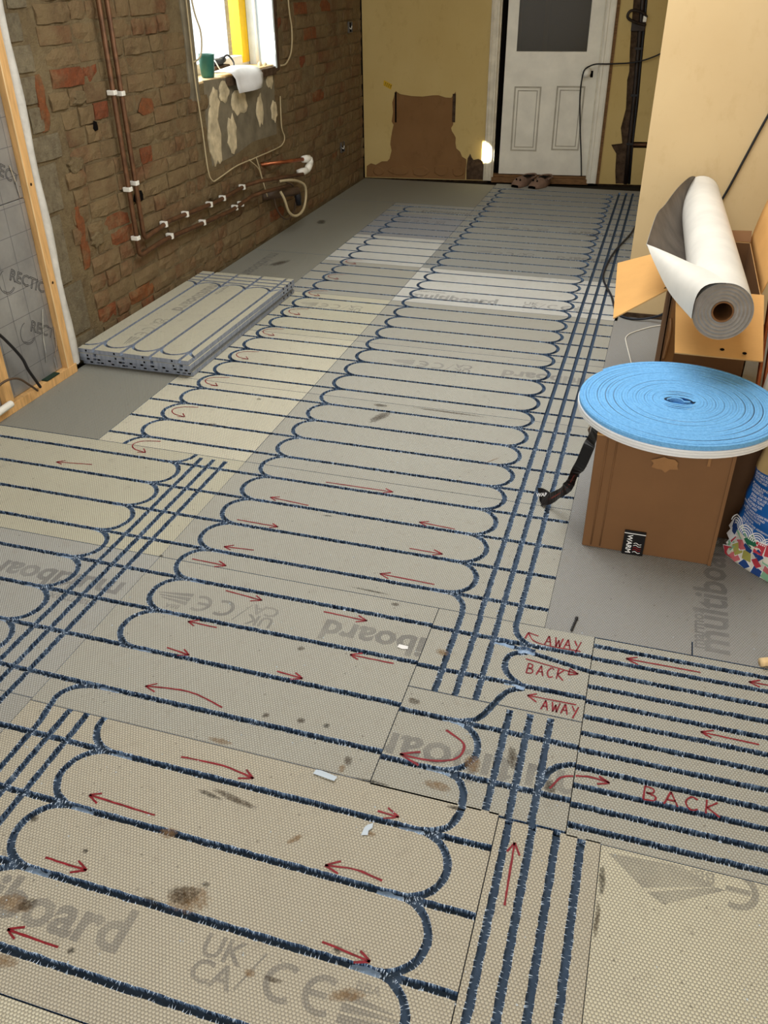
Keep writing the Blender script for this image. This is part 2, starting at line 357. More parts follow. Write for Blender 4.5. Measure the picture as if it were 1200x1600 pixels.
def relief(name, R, layers, mats, depth=.02, origin=None, parent=None, top=0.0, skirt_mat=2, xf=None):
    """R = rectangle polygon; layers = [(polys, level, slot, rank)] - the highest rank wins in each cell; level None cuts a hole"""
    vs, faces, info = [], [], []; idx = {}; inks = []
    def vid(p):
        k = (round(p[0], 5), round(p[1], 5))
        if k not in idx: idx[k] = len(vs); vs.append(Vector(k))
        return idx[k]
    faces.append([vid(p) for p in R]); info.append(None)
    xs = [p[0] for p in R]; ys = [p[1] for p in R]; bx = (min(xs), max(xs), min(ys), max(ys))
    for polys, lev, slot, rank in layers:
        for p in polys:
            px = [q[0] for q in p]; py = [q[1] for q in p]
            if max(px) < bx[0] or min(px) > bx[1] or max(py) < bx[2] or min(py) > bx[3]: continue
            ids = []
            for q in p:
                i = vid(q)
                if i not in ids: ids.append(i)
            if len(ids) < 3: continue
            ar = sum(vs[ids[k]].cross(vs[ids[(k+1) % len(ids)]]) for k in range(len(ids)))
            if abs(ar) < 1e-9: continue
            faces.append(ids if ar > 0 else ids[::-1])
            if rank == 1: info.append(None); inks.append((min(px), max(px), min(py), max(py), p, (lev, slot, rank)))
            else: info.append((lev, slot, rank))
    V, E_, F_, ov, oe, of = delaunay_2d_cdt(vs, [], faces, 1, 1e-6)
    ox, oy = origin if origin else (bx[0], bx[2])
    verts, vmap, out, mi = [], {}, [], []
    def gv(i, z):
        k = (i, round(z, 6))
        if k not in vmap:
            vmap[k] = len(verts); p = (V[i].x - ox, V[i].y - oy, z)
            verts.append(xf(p) if xf else p)
        return vmap[k]
    edges = {}
    for f, o in zip(F_, of):
        if 0 not in o: continue
        best = (top, 0, -1)
        for k in o:
            if info[k] and info[k][2] > best[2]: best = info[k]
        if inks and best[2] < 1:
            cx = sum(V[i].x for i in f)/len(f); cy = sum(V[i].y for i in f)/len(f)
            for x0, x1, y0, y1, p, inf in inks:
                if x0 <= cx <= x1 and y0 <= cy <= y1:
                    c_ = False; j_ = len(p)-1
                    for i_ in range(len(p)):
                        if (p[i_][1] > cy) != (p[j_][1] > cy) and cx < (p[j_][0]-p[i_][0])*(cy-p[i_][1])/(p[j_][1]-p[i_][1]) + p[i_][0]: c_ = not c_
                        j_ = i_
                    if c_: best = inf; break
        lev, slot, _ = best
        if lev is None: lev_e = None
        else:
            lev_e = lev; out.append([gv(i, lev) for i in f]); mi.append(slot)
        for k in range(len(f)): edges.setdefault((f[k], f[(k+1) % len(f)]), []).append((lev_e, slot))
    bot = top - depth
    for (a, b), L in edges.items():
        z = L[0][0]
        o = edges.get((b, a)); z2 = o[0][0] if o else bot
        if z is None: continue
        if z2 is None: z2 = bot
        if z > z2 + 1e-6:
            out.append([gv(a, z), gv(a, z2), gv(b, z2), gv(b, z)]); mi.append(skirt_mat)
    ob = mesh_obj(name, verts, out, mats, parent, mi)
    return ob

# ------------------------------------------------------------------ the floor: grooved insulation boards
floor = struct(mesh_obj('floor', [(-2.9, -1.4, -.022), (1.7, -1.4, -.022), (1.7, 7.6, -.022), (-2.9, 7.6, -.022)], [[0, 1, 2, 3]], M['screed']))
GW, GD = .0158, .0135
BM = [M['coat'], M['print'], M['foam'], M['pale_foam']]
def semi(xt, yl, sgn, n=14): return [(xt + sgn*.075*math.cos(a), yl + .075 + .075*math.sin(a)) for a in [-PI/2 + PI*i/n for i in range(n+1)]]
TONE = dict(sheet=srgb(160, 162, 162), green_grey=srgb(146, 148, 138), grey=srgb(180, 182, 178), cream=srgb(210, 207, 184), light=srgb(226, 228, 224), cool=srgb(158, 163, 172), mid=srgb(184, 184, 174), dull=srgb(168, 172, 170), warm=srgb(200, 194, 176), pale=srgb(220, 216, 194))  # includes a darker green-grey for the plain left-hand boards
def board(R, lines, prints=(), tone='grey', near=True, nodes=(), level=0.0, extra=()):
    jit = .0011 if near else .0004; step = .011 if near else None
    G = []
    for ln in lines: G += strip(ln, GW, jit, step)
    layers = [(G, level-GD, 2, 5), (prints, level, 1, 1)]
    if nodes:
        nd = []
        for nx, ny, sg in nodes: nd += strip([(nx - .026, ny), (nx + .026, ny)], GW*.85, .003, .008)
        layers.append((nd, level-.0095, 3, 6))
    layers += list(extra)
    o = relief('insulation_board', R, layers, BM, .02, parent=floor, top=level)
    o.location = (min(p[0] for p in R), min(p[1] for p in R), 0)
    k = rnd.uniform(.955, 1.045); c = TONE[tone]; o.color = (c[0]*k, c[1]*k, c[2]*k, 1)
    if near:      # frayed mesh fibres along the groove lips
        fv, ff = [], []
        x0 = min(p[0] for p in R); x1 = max(p[0] for p in R); y0 = min(p[1] for p in R); y1 = max(p[1] for p in R)
        for q in G:
            for e0, e1, inw in ((q[0], q[3], 1), (q[1], q[2], -1)):
                a = Vector(e0); b = Vector(e1); d = b - a
                if d.length < 1e-5: continue
                n = Vector((d.y, -d.x)).normalized()*inw
                for _ in range(max(1, int(d.length/.0042))):
                    if rnd.random() < .30: continue
                    p = a + d*rnd.random()
                    if not (x0 < p.x < x1 and y0 < p.y < y1): continue
                    l = rnd.uniform(.0018, .0085); wd = rnd.uniform(.0004, .0010); up = rnd.uniform(-.002, .0028); sk = d.normalized()*rnd.uniform(-.002, .002)
                    p -= n*.0006
                    i = len(fv); dd = d.normalized()*wd
                    fv += [(p.x-dd.x-x0, p.y-dd.y-y0, level+.0002), (p.x+dd.x-x0, p.y+dd.y-y0, level+.0002), (p.x+n.x*l+sk.x-x0, p.y+n.y*l+sk.y-y0, level+up)]
                    ff.append((i, i+1, i+2))
        if ff: stuff(mesh_obj('frayed_fibre', fv, ff, M['fibre'], o))
    return o
BOARDS = []
def add(R, lines, prints=(), tone='grey', near=True, nodes=(), **k):
    o = board(R, lines, prints, tone, near, nodes, **k); BOARDS.append((R, o)); return o
GX = -1.2525; GR = -.115; LX = -1.85; XTL = -1.113; XTR = -.405; XTLC = -1.665
VX = (-.2876, -.2359, -.1878)
def yl(k): return 1.245 + .15*k
def hl(x0, x1, y): return [(x0, y), (x1, y)]
def T(txt, size, x, y, rot=0, bold=.018, sx=1): return place(glyphs(txt, size, bold), x, y, rot, sx)
def brand(x, y, rot=0, s=1.0, ukca=True, small=True):
    """the print that runs along every board: marmox / multiboard, then UK CA | CE and the approval triangle"""
    out = place(glyphs('multiboard', .135*s, .032), x, y, rot)
    c, n = math.cos(rot), math.sin(rot)
    def at(px, py): return (x + c*px - n*py, y + n*px + c*py)
    if small: out += place(glyphs('marmox', .055*s, .02), *at(.04*s, .118*s), rot)
    if ukca:
        out += place(glyphs('UK', .070*s, .024), *at(.76*s, .048*s), rot) + place(glyphs('CA', .070*s, .024), *at(.76*s, -.006*s), rot)
        out += place(strip([(0, 0), (.035*s, .09*s)], .005*s), *at(.865*s, 0), rot)
        out += place(ce_mark(.085*s), *at(.915*s, 0), rot) + place(hatch_tri(.13*s, .085*s), *at(1.085*s, 0), rot)
        out += place(glyphs('BBA', .030*s, .02), *at(1.10*s, .072*s), rot)
    return out
# middle run of boards
rows = [(1.77, 'mid', 0), (2.37, 'mid', 0), (2.97, 'mid', 1), (3.57, 'mid', 0), (4.17, 'light', 2), (4.77, 'dull', 3), (5.37, 'dull', 3), (5.97, 'dull', 0), (6.57, 'dull', 0)]
for y0, tone, pr in rows:
    y1 = min(y0 + .6, 7.12); y0g = y0 + .0012
    near = y0 < 2.9; L = []; nodes = []
    for k in range(3, 40):
        y = yl(k)
        if not (y0 - .16 < y < y1 + .16): continue
        if y > 7.05: continue
        if y0 < y < y1: L.append(hl(GX - .01, GR + .01, y))
        if y + .15 < 7.06: L.append(semi(XTL, y, -1)); L.append(semi(XTR, y, 1)) if k > 3 else None
        nodes += [(XTL + .018, y, 1), (XTR - .018, y, 1)] if y0 < y < y1 and y < 4 else []
    for x in VX: L.append([(x, y0 - .01), (x, min(y1 + .01, 7.03))])
    if y0 == 1.77: L.append(spline([(-.405, 1.845), (-.372, 1.838), (-.345, 1.81), (-.336, 1.77), (-.335, 1.70)], 4))
    P = []
    if pr == 1: P = brand(-.05, y0 + .455, PI, .80)
    if pr == 2: P = brand(-1.19, y0 + .085, 0, .80, True)
    if pr == 3: P = brand(-.05, y0 + .44, PI, .80)
    add(rect(GX + .0012, y0g, GR if y0 < 3.6 else -.1, y1 - .0012), L, P, tone, near, nodes)
# first row of the middle run and the small make-up pieces beside it
y0, y1 = 1.1595, 1.77
L = [hl(GX - .01, .03, yl(k)) for k in range(4)]
for k in range(-1, 5): L.append(semi(XTL, yl(k), -1))
LOW = spline([(-1.113, 1.245), (-1.165, 1.232), (-1.196, 1.20), (-1.197, 1.165), (-1.187, 1.10)], 4)
add(rect(GX + .0012, y0, -.401, y1 - .0012), L[:4] + L[6:] + [LOW], brand(-.20, 1.638, PI, .80), 'mid', True, [(XTL + .018, yl(k), 1) for k in range(4)])
VA = [[(-.335, 1.80), (-.335, 1.44)], [(-.285, 1.80), (-.285, 1.44)], [(-.235, 1.80), (-.235, 1.44)], spline([(-.1878, 1.80), (-.187, 1.752), (-.172, 1.713), (-.135, 1.69), (-.09, 1.69)], 5)]
PA = VA + [hl(-.42, .03, 1.69), hl(-.42, .03, 1.54), [(-.236, 1.682), (.03, 1.632)], spline([(-.14, 1.66), (-.178, 1.645), (-.19, 1.611), (-.179, 1.572), (-.14, 1.54)], 5), spline([(-.13, 1.532), (-.165, 1.512), (-.184, 1.475), (-.198, 1.44)], 5)]
p_away = add(rect(-.399, 1.462, .0145, y1 - .0012), PA, [], 'mid', True, [(-.155, 1.54, 1), (-.15, 1.672, 1), (-.205, 1.682, 1)])
PB = [hl(-.42, .03, 1.382), hl(-.42, .03, 1.232), semi(-.273, 1.232, 1), spline([(-.18, 1.49), (-.198, 1.44), (-.221, 1.40), (-.262, 1.382)], 5), spline([(-.262, 1.232), (-.225, 1.222), (-.203, 1.19), (-.199, 1.14)], 5)]
PB += [[(x, 1.452), (x, 1.13)] for x in (-.15, -.102, -.055)] + [spline([(.03, 1.336), (-.017, 1.318), (-.04, 1.292), (-.053, 1.25)], 5)]
p_back = add(rect(-.399, 1.1535, .0145, 1.459), PB, T('multiboard', .125, .07, 1.305, PI, .022), 'mid', True, [(-.27, 1.382, 1), (-.27, 1.232, 1)])
# the nearest row
RY = (1.072, .922, .772, .622)
L = [hl(GX - .01, GR, y) for y in RY] + [semi(-.975, y, -1) for y in RY + (.472,)] + [semi(-.268, y, 1) for y in RY[1:] + (.472,)]
L += [[(x, 1.21), (x, .5)] for x in (-1.142, -1.095)] + [LOW + [Vector((-1.187, .5))]] + [spline([(-.30, 1.072), (-.25, 1.076), (-.212, 1.098), (-.199, 1.14), (-.199, 1.17)], 5)]
p_near = add(rect(GX + .0012, .553, -.1215, 1.1575), L, brand(-1.215, .672, 0, .84), 'warm', True, [(-.955, y, 1) for y in RY] + [(-.285, y, 1) for y in RY])
for ya, yb, tn in ((1.166, 1.77, 'grey'), (1.7712, 2.37, 'cream')):
    L = [hl(-2.6, GX + .01, yl(k)) for k in range(8) if ya < yl(k) < yb] + [semi(-1.52, yl(k), 1) for k in range(-1, 8)] + [[(x, ya - .01), (x, 2.352)] for x in (-1.415, -1.367, -1.32)]
    P = brand(-1.275, 1.625, PI, .80) if ya < 1.5 else []
    add(rect(-2.5, ya, GX, yb - .0012), L, P, tn, True, [(-1.535, yl(k), 1) for k in range(8) if ya < yl(k) < yb])
add(rect(-2.5, .553, GX, 1.1640), [hl(-2.6, GX + .01, y) for y in RY] + [[(x, 1.2), (x, .5)] for x in (-1.415, -1.367, -1.32)], [], 'grey', True)
# left run: boards cut to half length, loops on their left ends
for y0, tone, pr in ((2.37, 'pale', 0), (2.97, 'pale', 0), (3.57, 'cream', 1), (4.17, 'mid', 0), (4.77, 'light', 0), (5.37, 'cool', 1), (5.97, 'dull', 2)):
    y1 = y0 + .6 if y0 < 5.9 else 6.28
    L = [hl(LX - .01, GX + .01, yl(k)) for k in range(8, 36) if y0 < yl(k) < y1 and yl(k) < 6.2] + [semi(XTLC, yl(k), -1) for k in range(7, 35) if yl(k) + .15 < 6.2]
    P = brand(-.78, y0 + .46, PI, .76) if pr == 1 else brand(-1.24, y0 + .14, PI, .6, False) if pr == 2 else []
    add(rect(LX + .001, y0 + .0012, GX - .001, y1 - .0012), L, P, tone, y0 < 2.9, [(XTLC + .018, yl(k), 1) for k in range(8, 20) if y0 < yl(k) < y1])
# plain boards without channels
def plainb(R, tone, prints=(), extra=()): return add(R, [], prints, tone, False, (), extra=extra)
plainb(rect(-2.31, 2.373, LX - .001, 3.57), 'green_grey'); plainb(rect(-2.345, 3.573, LX - .001, 4.86), 'green_grey', T('multiboard', .12, -2.13, 4.90, -PI/2*1.0, .022, 1) if False else place(glyphs('multiboard', .115, .022), -2.215, 4.82, -PI/2))
plainb(rect(-2.345, 4.863, LX - .001, 6.28), 'green_grey'); plainb(rect(-2.345, 6.283, GX - .001, 7.06), 'green_grey')
slit = [(strip([(.256, 1.74), (.256, 1.822)], .0035), -.012, 2, 5)]
plainb(rect(GR + .001, 1.7695, 1.45, 2.98), 'sheet', place(glyphs('multiboard', .125, .022), .345, 1.79, PI/2) + place(glyphs('marmox', .05, .02), .285, 1.80, PI/2), slit)
plainb(rect(GR + .001, 2.983, 1.45, 4.245), 'sheet')
plainb(rect(.086, .2, 1.45, 1.1425), 'pale', [[(.100, 1.128), (.168, 1.070), (.300, 1.111), (.235, 1.139)], [(.176, 1.063), (.206, 1.046), (.318, 1.109), (.302, 1.111)]] + ring(.335, 1.116, .036, .013, -PI*.62, PI*.62) + [rect(.318, 1.110, .362, 1.121)] + T('BBA', .034, .30, 1.139, PI))
plainb(rect(-2.5, -.1, -.1215, .550), 'pale')
MY = (1.735, 1.686, 1.635, 1.583, 1.531, 1.48, 1.428, 1.377, 1.326, 1.275, 1.224, 1.172)
p_man = add(rect(.0165, 1.1445, .62, 1.7655), [hl(.0, .7, y) for y in MY], [], 'mid', True)
add(rect(.622, 1.1445, 1.45, 1.7655), [hl(.6, 1.5, y) for y in MY], [], 'mid', False)
p_strip = add(rect(-.1195, .2, .0845, 1.1475), [[(x, 1.15), (x, .15)] for x in (-.098, -.0505, -.002, .047)], [], 'warm', True)

def on_board(x, y):
    for R, o in BOARDS:
        xs = [p[0] for p in R]; ys = [p[1] for p in R]
        if min(xs)-.002 <= x <= max(xs)+.002 and min(ys)-.002 <= y <= max(ys)+.002: return o
    return BOARDS[0][1]
def pen(name, strokes, host, wd=.0042, m=None, z=.0009):
    ox, oy = host.location.x, host.location.y; vs, fs = [], []
    for s in strokes:
        P = [tuple(p) for p in (spline([(*p, 0) for p in s], 5) if len(s) > 2 else [(*s[0], 0), (*s[1], 0)])]
        for q in strip(P, wd, wd*.14, .012):
            i = len(vs); vs += [(a-ox, b-oy, z) for a, b in q]; fs.append((i, i+1, i+2, i+3))
    return mesh_obj(name, vs, fs, m or M['marker'], host)
def arrow(pts, head=.030, spread=.45, wd=.0042):
    a = Vector(pts[-2]); b = Vector(pts[-1]); d = (a-b).normalized(); S = [pts]
    for sg in (1, -1):
        r = Matrix.Rotation(sg*spread, 2); S.append([tuple(b), tuple(b + (r @ d)*head*rnd.uniform(.85, 1.15))])
    mid = pts[len(pts)//2]; pen('marker_arrow', S, on_board((pts[0][0]+pts[-1][0])/2, (pts[0][1]+pts[-1][1])/2), wd)
ARROWS = [[(-1.764,2.199),(-1.897,2.18)], [(-.997,1.879),(-1.092,1.870)], [(-1.154,1.786),(-1.042,1.783)], [(-.991,1.676),(-.875,1.664)], [(-.943,1.524),(-1.029,1.526)],
 [(-1.118,2.018),(-.977,2.016)], [(-.932,2.16),(-1.072,2.172)], [(-.929,2.315),(-.693,2.317)], [(-.446,2.158),(-.563,2.166)], [(-.553,2.019),(-.451,2.018)], [(-.438,1.868),(-.601,1.873)],
 [(-.695,1.667),(-.571,1.663)], [(-.456,1.525),(-.571,1.525)], [(-.725,1.416),(-.655,1.41)], [(-1.031,1.417),(-.962,1.407)], [(-.80,1.266),(-.9,1.29),(-1.012,1.277)],
 [(-.821,1.104),(-.72,1.108),(-.643,1.095)], [(-.798,.95),(-.957,.956)], [(-.954,.80),(-.86,.799)], [(-.82,.65),(-.929,.653)], [(-.362,1.092),(-.316,1.090)], [(-.306,.942),(-.36,.95),(-.422,.942)],
 [(-.373,.796),(-.28,.786)], [(-.074,.959),(-.079,1.098)], [(.276,1.709),(.098,1.708)], [(.517,1.711),(.387,1.708)], [(.399,1.505),(.275,1.507)], [(-.46,.585),(-.50,.592)]]
for a in ARROWS: arrow(a)
arrow([(-.279,1.348),(-.231,1.318),(-.238,1.274),(-.29,1.252),(-.36,1.250)], .045, .4, .0055)
for k in range(12):       # turn marks drawn in every second loop of the left run
    y = 2.318 + .3*k
    if y > 4.9: break
    q = on_board(-1.68, y + .06); j = rnd.uniform(-.008, .008); wd = .0042
    p = [(-1.625 + j, y+.105), (-1.69 + j, y+.088), (-1.712 + j, y+.058), (-1.69 + j, y+.026), (-1.635 + j, y+.012)]
    e = Vector(p[-1]); pen('marker_arrow', [p, [p[-1], (e.x-.022, e.y+.026)], [p[-1], (e.x-.03, e.y-.005)]], q, wd)
LET = dict(A=[[(0, 0), (.42, 1)], [(.42, 1), (.85, 0)], [(.18, .38), (.72, .38)]], W=[[(0, 1), (.25, 0)], [(.25, 0), (.5, .75)], [(.5, .75), (.72, 0)], [(.72, 0), (1, 1)]],
    Y=[[(0, 1), (.4, .48)], [(.85, 1), (.3, -.25)]], B=[[(.05, 1), (0, 0)], [(.05, 1), (.6, .88), (.55, .6), (.15, .52)], [(.15, .52), (.72, .38), (.62, .06), (0, 0)]],
    C=[[(.8, .85), (.4, .95), (.05, .5), (.35, .02), (.8, .15)]], K=[[(.08, 1), (0, 0)], [(.75, .95), (.08, .45)], [(.08, .45), (.85, -.05)]])
def scrawl(txt, x, y, wd, ht, host, pw=.0042, slope=0.0):
    S = []; n = len(txt); cw = wd/n
    for i, ch in enumerate(txt):
        for s in LET[ch]: S.append([(x + cw*(i + .78*a), y + slope*(i*cw) + ht*b) for a, b in s])
    pen('marker_lettering', S, host, pw)
scrawl('AWAY', -.106, 1.703, .098, .036, p_away, .0038); scrawl('BACK', -.134, 1.586, .098, .036, p_away, .0038)
pen('marker_arrow', [[(-.014, 1.702), (-.10, 1.7015), (-.135, 1.71), (-.152, 1.738)], [(-.152, 1.738), (-.125, 1.731)], [(-.152, 1.738), (-.157, 1.712)]], p_away, .0038)
pen('marker_arrow', [[(-.143, 1.636), (-.011, 1.618)], [(-.011, 1.618), (-.034, 1.608)], [(-.011, 1.618), (-.032, 1.632)], [(-.034, 1.608), (-.032, 1.632)]], p_away, .0038)
scrawl('AWAY', -.082, 1.474, .092, .032, p_away, .0038)
pen('marker_arrow', [[(-.004, 1.512), (-.119, 1.510)], [(-.119, 1.510), (-.098, 1.521)], [(-.119, 1.510), (-.095, 1.494)]], p_away, .0038)
scrawl('BACK', .160, 1.279, .165, .036, p_man, .0042)
pen('marker_arrow', [[(-.03, 1.251), (-.012, 1.286), (.0135, 1.298)]], p_back, .0048)
pen('marker_arrow', [[(.018, 1.300), (.05, 1.306), (.089, 1.302)], [(.089, 1.302), (.066, 1.313)], [(.089, 1.302), (.064, 1.291)]], p_man, .0048)

def blot(x, y, rx, ry, rot=0, m='mud', seed=0):
    host = on_board(x, y); rr = random.Random(seed + int(abs(x*1000)) + int(abs(y*777))); n = 14; vs = [(x - host.location.x, y - host.location.y, .0006)]; fs = []; c, s = math.cos(rot), math.sin(rot)
    for k, fade in ((.55, .8), (1.0, 0)):
        for i in range(n):
            a = 2*PI*i/n; r = k*rr.uniform(.8, 1.15); px, py = rx*r*math.cos(a), ry*r*math.sin(a)
            vs.append((x + c*px - s*py - host.location.x, y + s*px + c*py - host.location.y, .0006))
    for i in range(n):
        j = (i+1) % n; fs.append((0, 1+i, 1+j)); fs.append((1+i, 1+n+i, 1+n+j, 1+j))
    o = mesh_obj('mud_stain' if m == 'mud' else 'dirt_stain', vs, fs, M[m], host)
    at = o.data.color_attributes.new('fade', 'FLOAT_COLOR', 'POINT')
    for i in range(len(vs)): v = 1 if i == 0 else .8 if i <= n else 0; at.data[i].color = (v, v, v, 1)
for a in [(-.901,2.84,.035,.09,-.5,'mud'), (-.66,2.955,.24,.012,-.02,'mud'), (-.93,2.94,.05,.02,0,'mud'), (-.519,1.752,.018,.012,0,'mud'), (-.70,1.512,.016,.013,0,'mud'), (-.607,1.28,.016,.014,0,'mud'), (-.545,1.282,.014,.012,0,'soot'),
    (-.692,1.272,.014,.014,0,'mud'), (-.464,1.20,.016,.022,.3,'mud'), (-.47,1.175,.012,.02,0,'rust'), (-.372,1.415,.026,.017,0,'mud'), (-.655,.806,.05,.034,.2,'mud'), (-.625,.838,.014,.010,0,'soot'), (-.64,.80,.07,.05,.1,'rust'),
    (-.705,.778,.035,.010,-.1,'soot'), (-1.034,.872,.017,.017,0,'soot'), (-.887,.835,.010,.010,0,'soot'), (-.795,.652,.012,.010,0,'soot'), (-.715,1.03,.05,.009,-.15,'soot'), (-.66,1.035,.09,.012,-.2,'mud'), (-.95,.70,.06,.03,0,'rust'), (-.925,.705,.03,.02,.6,'mud'),
    (-.474,.707,.016,.014,0,'rust'), (-.43,.708,.03,.008,0,'mud'), (-.341,.79,.014,.013,0,'soot'), (.094,1.065,.010,.055,.05,'soot'), (.092,.98,.008,.06,0,'mud'), (-.60,1.79,.10,.006,-.04,'soot'), (-.35,1.60,.03,.02,0,'rust'), (-.20,1.27,.03,.04,.4,'rust'),
    (-.12,1.31,.02,.05,.2,'mud'), (-.03,1.255,.02,.03,0,'mud'), (-.30,.72,.05,.02,.4,'rust'), (-.76,1.17,.05,.012,0,'rust'), (-2.08,4.632,.045,.12,-.5,'mud'), (-2.18,5.6,.05,.10,.3,'mud'), (-.37,5.72,.07,.025,0,'soot'), (-1.38,3.2,.02,.02,0,'soot'), (-1.42,2.86,.02,.014,0,'soot'),
    (-1.5,2.6,.03,.02,0,'mud'), (-.8,4.27,.05,.015,0,'soot'), (-1.25,1.775,.012,.010,0,'soot'), (-.395,1.16,.06,.008,0,'soot'), (-.21,1.145,.03,.008,0,'soot'), (-.36,1.035,.02,.01,0,'rust'), (-.5,2.45,.02,.01,0,'mud'), (-.85,2.12,.03,.006,.1,'soot'), (-.42,2.62,.06,.006,.9,'rust'),
    (-.9,.6,.05,.02,.1,'rust'), (-.26,1.19,.05,.02,0,'rust'), (-.75,.92,.03,.02,0,'rust'), (-.5,.98,.03,.012,.8,'rust')]: blot(*a)

# loose bits lying on the boards
def scrap(name, label, x, y, pts, m, th=.0012, z=.0012, rot=0, curl=.004):
    bm = bmesh.new(); c, s = math.cos(rot), math.sin(rot); n = len(pts)
    lo = [bm.verts.new((c*px-s*py, s*px+c*py, z + curl*abs(px)*30*(.5+.5*(i % 2)))) for i, (px, py) in enumerate(pts)]
    hi = [bm.verts.new((v.co.x, v.co.y, v.co.z + th)) for v in lo]
    bm.faces.new(lo[::-1]); bm.faces.new(hi)
    for i in range(n): bm.faces.new((lo[i], lo[(i+1) % n], hi[(i+1) % n], hi[i]))
    return tag(bm_obj(name, bm, m, loc=(x, y, 0)), label, 'scrap')
M['scrap_blue'] = plain('pale_blue_scrap', srgb(196, 210, 224), .5, .3, .05)
scrap('paper_scrap', 'small white torn scrap lying beside the grey board lettering', -.45, 1.589, [(-.014, -.004), (.0, -.007), (.014, -.004), (.012, .005), (-.012, .007)], M['white_print'])
scrap('film_offcut', 'pale blue rectangular offcut lying by a board joint', -.497, 1.146, [(-.026, -.006), (.025, -.008), (.026, .005), (-.012, .008), (-.025, .006)], M['scrap_blue'], rot=-.1)
scrap('foam_chip', 'ragged pale chip lying near a short red arrow', -.369, 1.042, [(-.007, -.016), (.006, -.012), (.004, -.002), (.010, .006), (.008, .017), (-.002, .010), (-.006, .002)], M['scrap_blue'], .002)
rr = random.Random(3); fv, ff = [], []
for _ in range(420):
    x, y = rr.uniform(-1.3, .5), rr.uniform(.5, 2.6); s = rr.uniform(.0008, .0026); z = .0004; i = len(fv); a = rr.uniform(0, 6)
    if x > -.1 and y > 1.95: continue
    pts = [(x + s*math.cos(a + k*2.1)*rr.uniform(.6, 1.2), y + s*math.sin(a + k*2.1)*rr.uniform(.6, 1.2), z) for k in range(3)]
    fv += pts + [(x, y, z + s*1.2)]; ff += [(i, i+1, i+3), (i+1, i+2, i+3), (i+2, i, i+3), (i+2, i+1, i)]
d = stuff(mesh_obj('foam_dust', fv, ff, M['scrap_blue'])); d['label'] = 'scattered pale foam and cement crumbs on the boards'; d['category'] = 'crumbs'
# screw
bm = bmesh.new(); P = [(0, 0, 0), (.003, .022, 0), (.008, .058, 0)]
pts = []; rad = []
for i in range(29):
    t = i/28; pts.append((.008*t, .058*t, .0042)); rad.append((.0036 if i % 4 < 2 else .0022) if t < .86 else .0045)
rad[0] = .0006; add_tube(bm, pts, rad, 8)
tag(bm_obj('screw', bm, M['black_rubber'], smooth=True, loc=(-.046, 1.772, 0)), 'small black screw lying on the boards above the first handwritten AWAY', 'screw')
tag(tube('dowel', spline([(.415, 1.775, .012), (.47, 1.80, .012), (.56, 1.84, .012)], 4), .011, M['pine_pale'], seg=12), 'pale round stick end lying at the edge of the channelled board', 'stick')

# ------------------------------------------------------------------ left wall: concrete blocks, then old brick, with a window
WX = -2.36
wl = struct(empty('wall_left', (0, 0, 0)))
bm = bmesh.new()
WY0, WY1, WZ0, WZ1 = 4.40, 5.40, .965, 1.88
for a, b in (((-2.66, -1.4, -.02), (WX-.003, WY0, 2.45)), ((-2.66, WY1, -.02), (WX-.003, 7.4, 2.45)), ((-2.66, WY0, -.02), (WX-.003, WY1, WZ0)), ((-2.66, WY0, WZ1), (WX-.003, WY1, 2.45))): add_box(bm, a, b)
bm_obj('mortar_bed', bm, M['mortar'], wl)
def rough_piece(L, H, D, seed, nx=4, nz=2, amp=.004, edge=.0028):
    """one masonry unit: rough face towards +x, length on y, height on z, origin at the middle of its back"""
    rr = random.Random(seed); verts, faces = [], []
    for i in range(nx+1):
        for j in range(nz+1):
            y = -L/2 + L*i/nx; z = -H/2 + H*j/nz; b = (i in (0, nx)) or (j in (0, nz)); cn = (i in (0, nx)) and (j in (0, nz))
            verts.append((D + rr.uniform(-amp, amp) - (edge if b else 0) - (edge*1.3 if cn else 0), y + (rr.uniform(-edge, edge) if b else rr.uniform(-.008, .008)) * (1 if not cn else 1.4), z + rr.uniform(-edge, edge)*.8))
    base = len(verts)
    for i in range(nx+1):
        for j in range(nz+1): verts.append((-.004, -L/2 + L*i/nx, -H/2 + H*j/nz))
    g = lambda i, j: i*(nz+1)+j
    for i in range(nx):
        for j in range(nz): faces.append((g(i, j), g(i+1, j), g(i+1, j+1), g(i, j+1)))
    for i in range(nx):
        faces.append((g(i, 0), base+g(i, 0), base+g(i+1, 0), g(i+1, 0))); faces.append((g(i, nz), g(i+1, nz), base+g(i+1, nz), base+g(i, nz)))
    for j in range(nz):
        faces.append((g(0, j), g(0, j+1), base+g(0, j+1), base+g(0, j))); faces.append((g(nx, j), base+g(nx, j), base+g(nx, j+1), g(nx, j+1)))
    return verts, faces
def piece_mesh(name, L, H, D, seed, mat, **k):
    v, f = rough_piece(L, H, D, seed, **k); me = bpy.data.meshes.new(name); me.from_pydata(v, [], f); me.materials.append(mat); return me
def in_frame(p, mg=60):
    d = Vector(p) - CAMP; z = d.dot(Vector(_f)); 
    if z < .1: return False
    x = 600 + 1331.9*d.dot(Vector(_r))/z; y = 800 - 1331.9*d.dot(Vector(_u))/z
    return -mg < x < 1200+mg and -mg < y < 1600+mg
STR = [piece_mesh('brick', .214, .066, .017, s, M['brick']) for s in range(7)]; HDR = [piece_mesh('brick', .102, .066, .018, 20+s, M['brick'], nx=3) for s in range(5)]
REDS = [piece_mesh('brick', .214, .066, .017, 40+s, M['red_brick']) for s in range(2)]; REDH = [piece_mesh('brick', .102, .066, .015, 50+s, M['red_brick'], nx=3) for s in range(2)]
cand = []; H0 = .0753
rb = random.Random(11)
def bound(z): return 3.165 + .03*math.sin(z*9) + .02*math.sin(z*23)
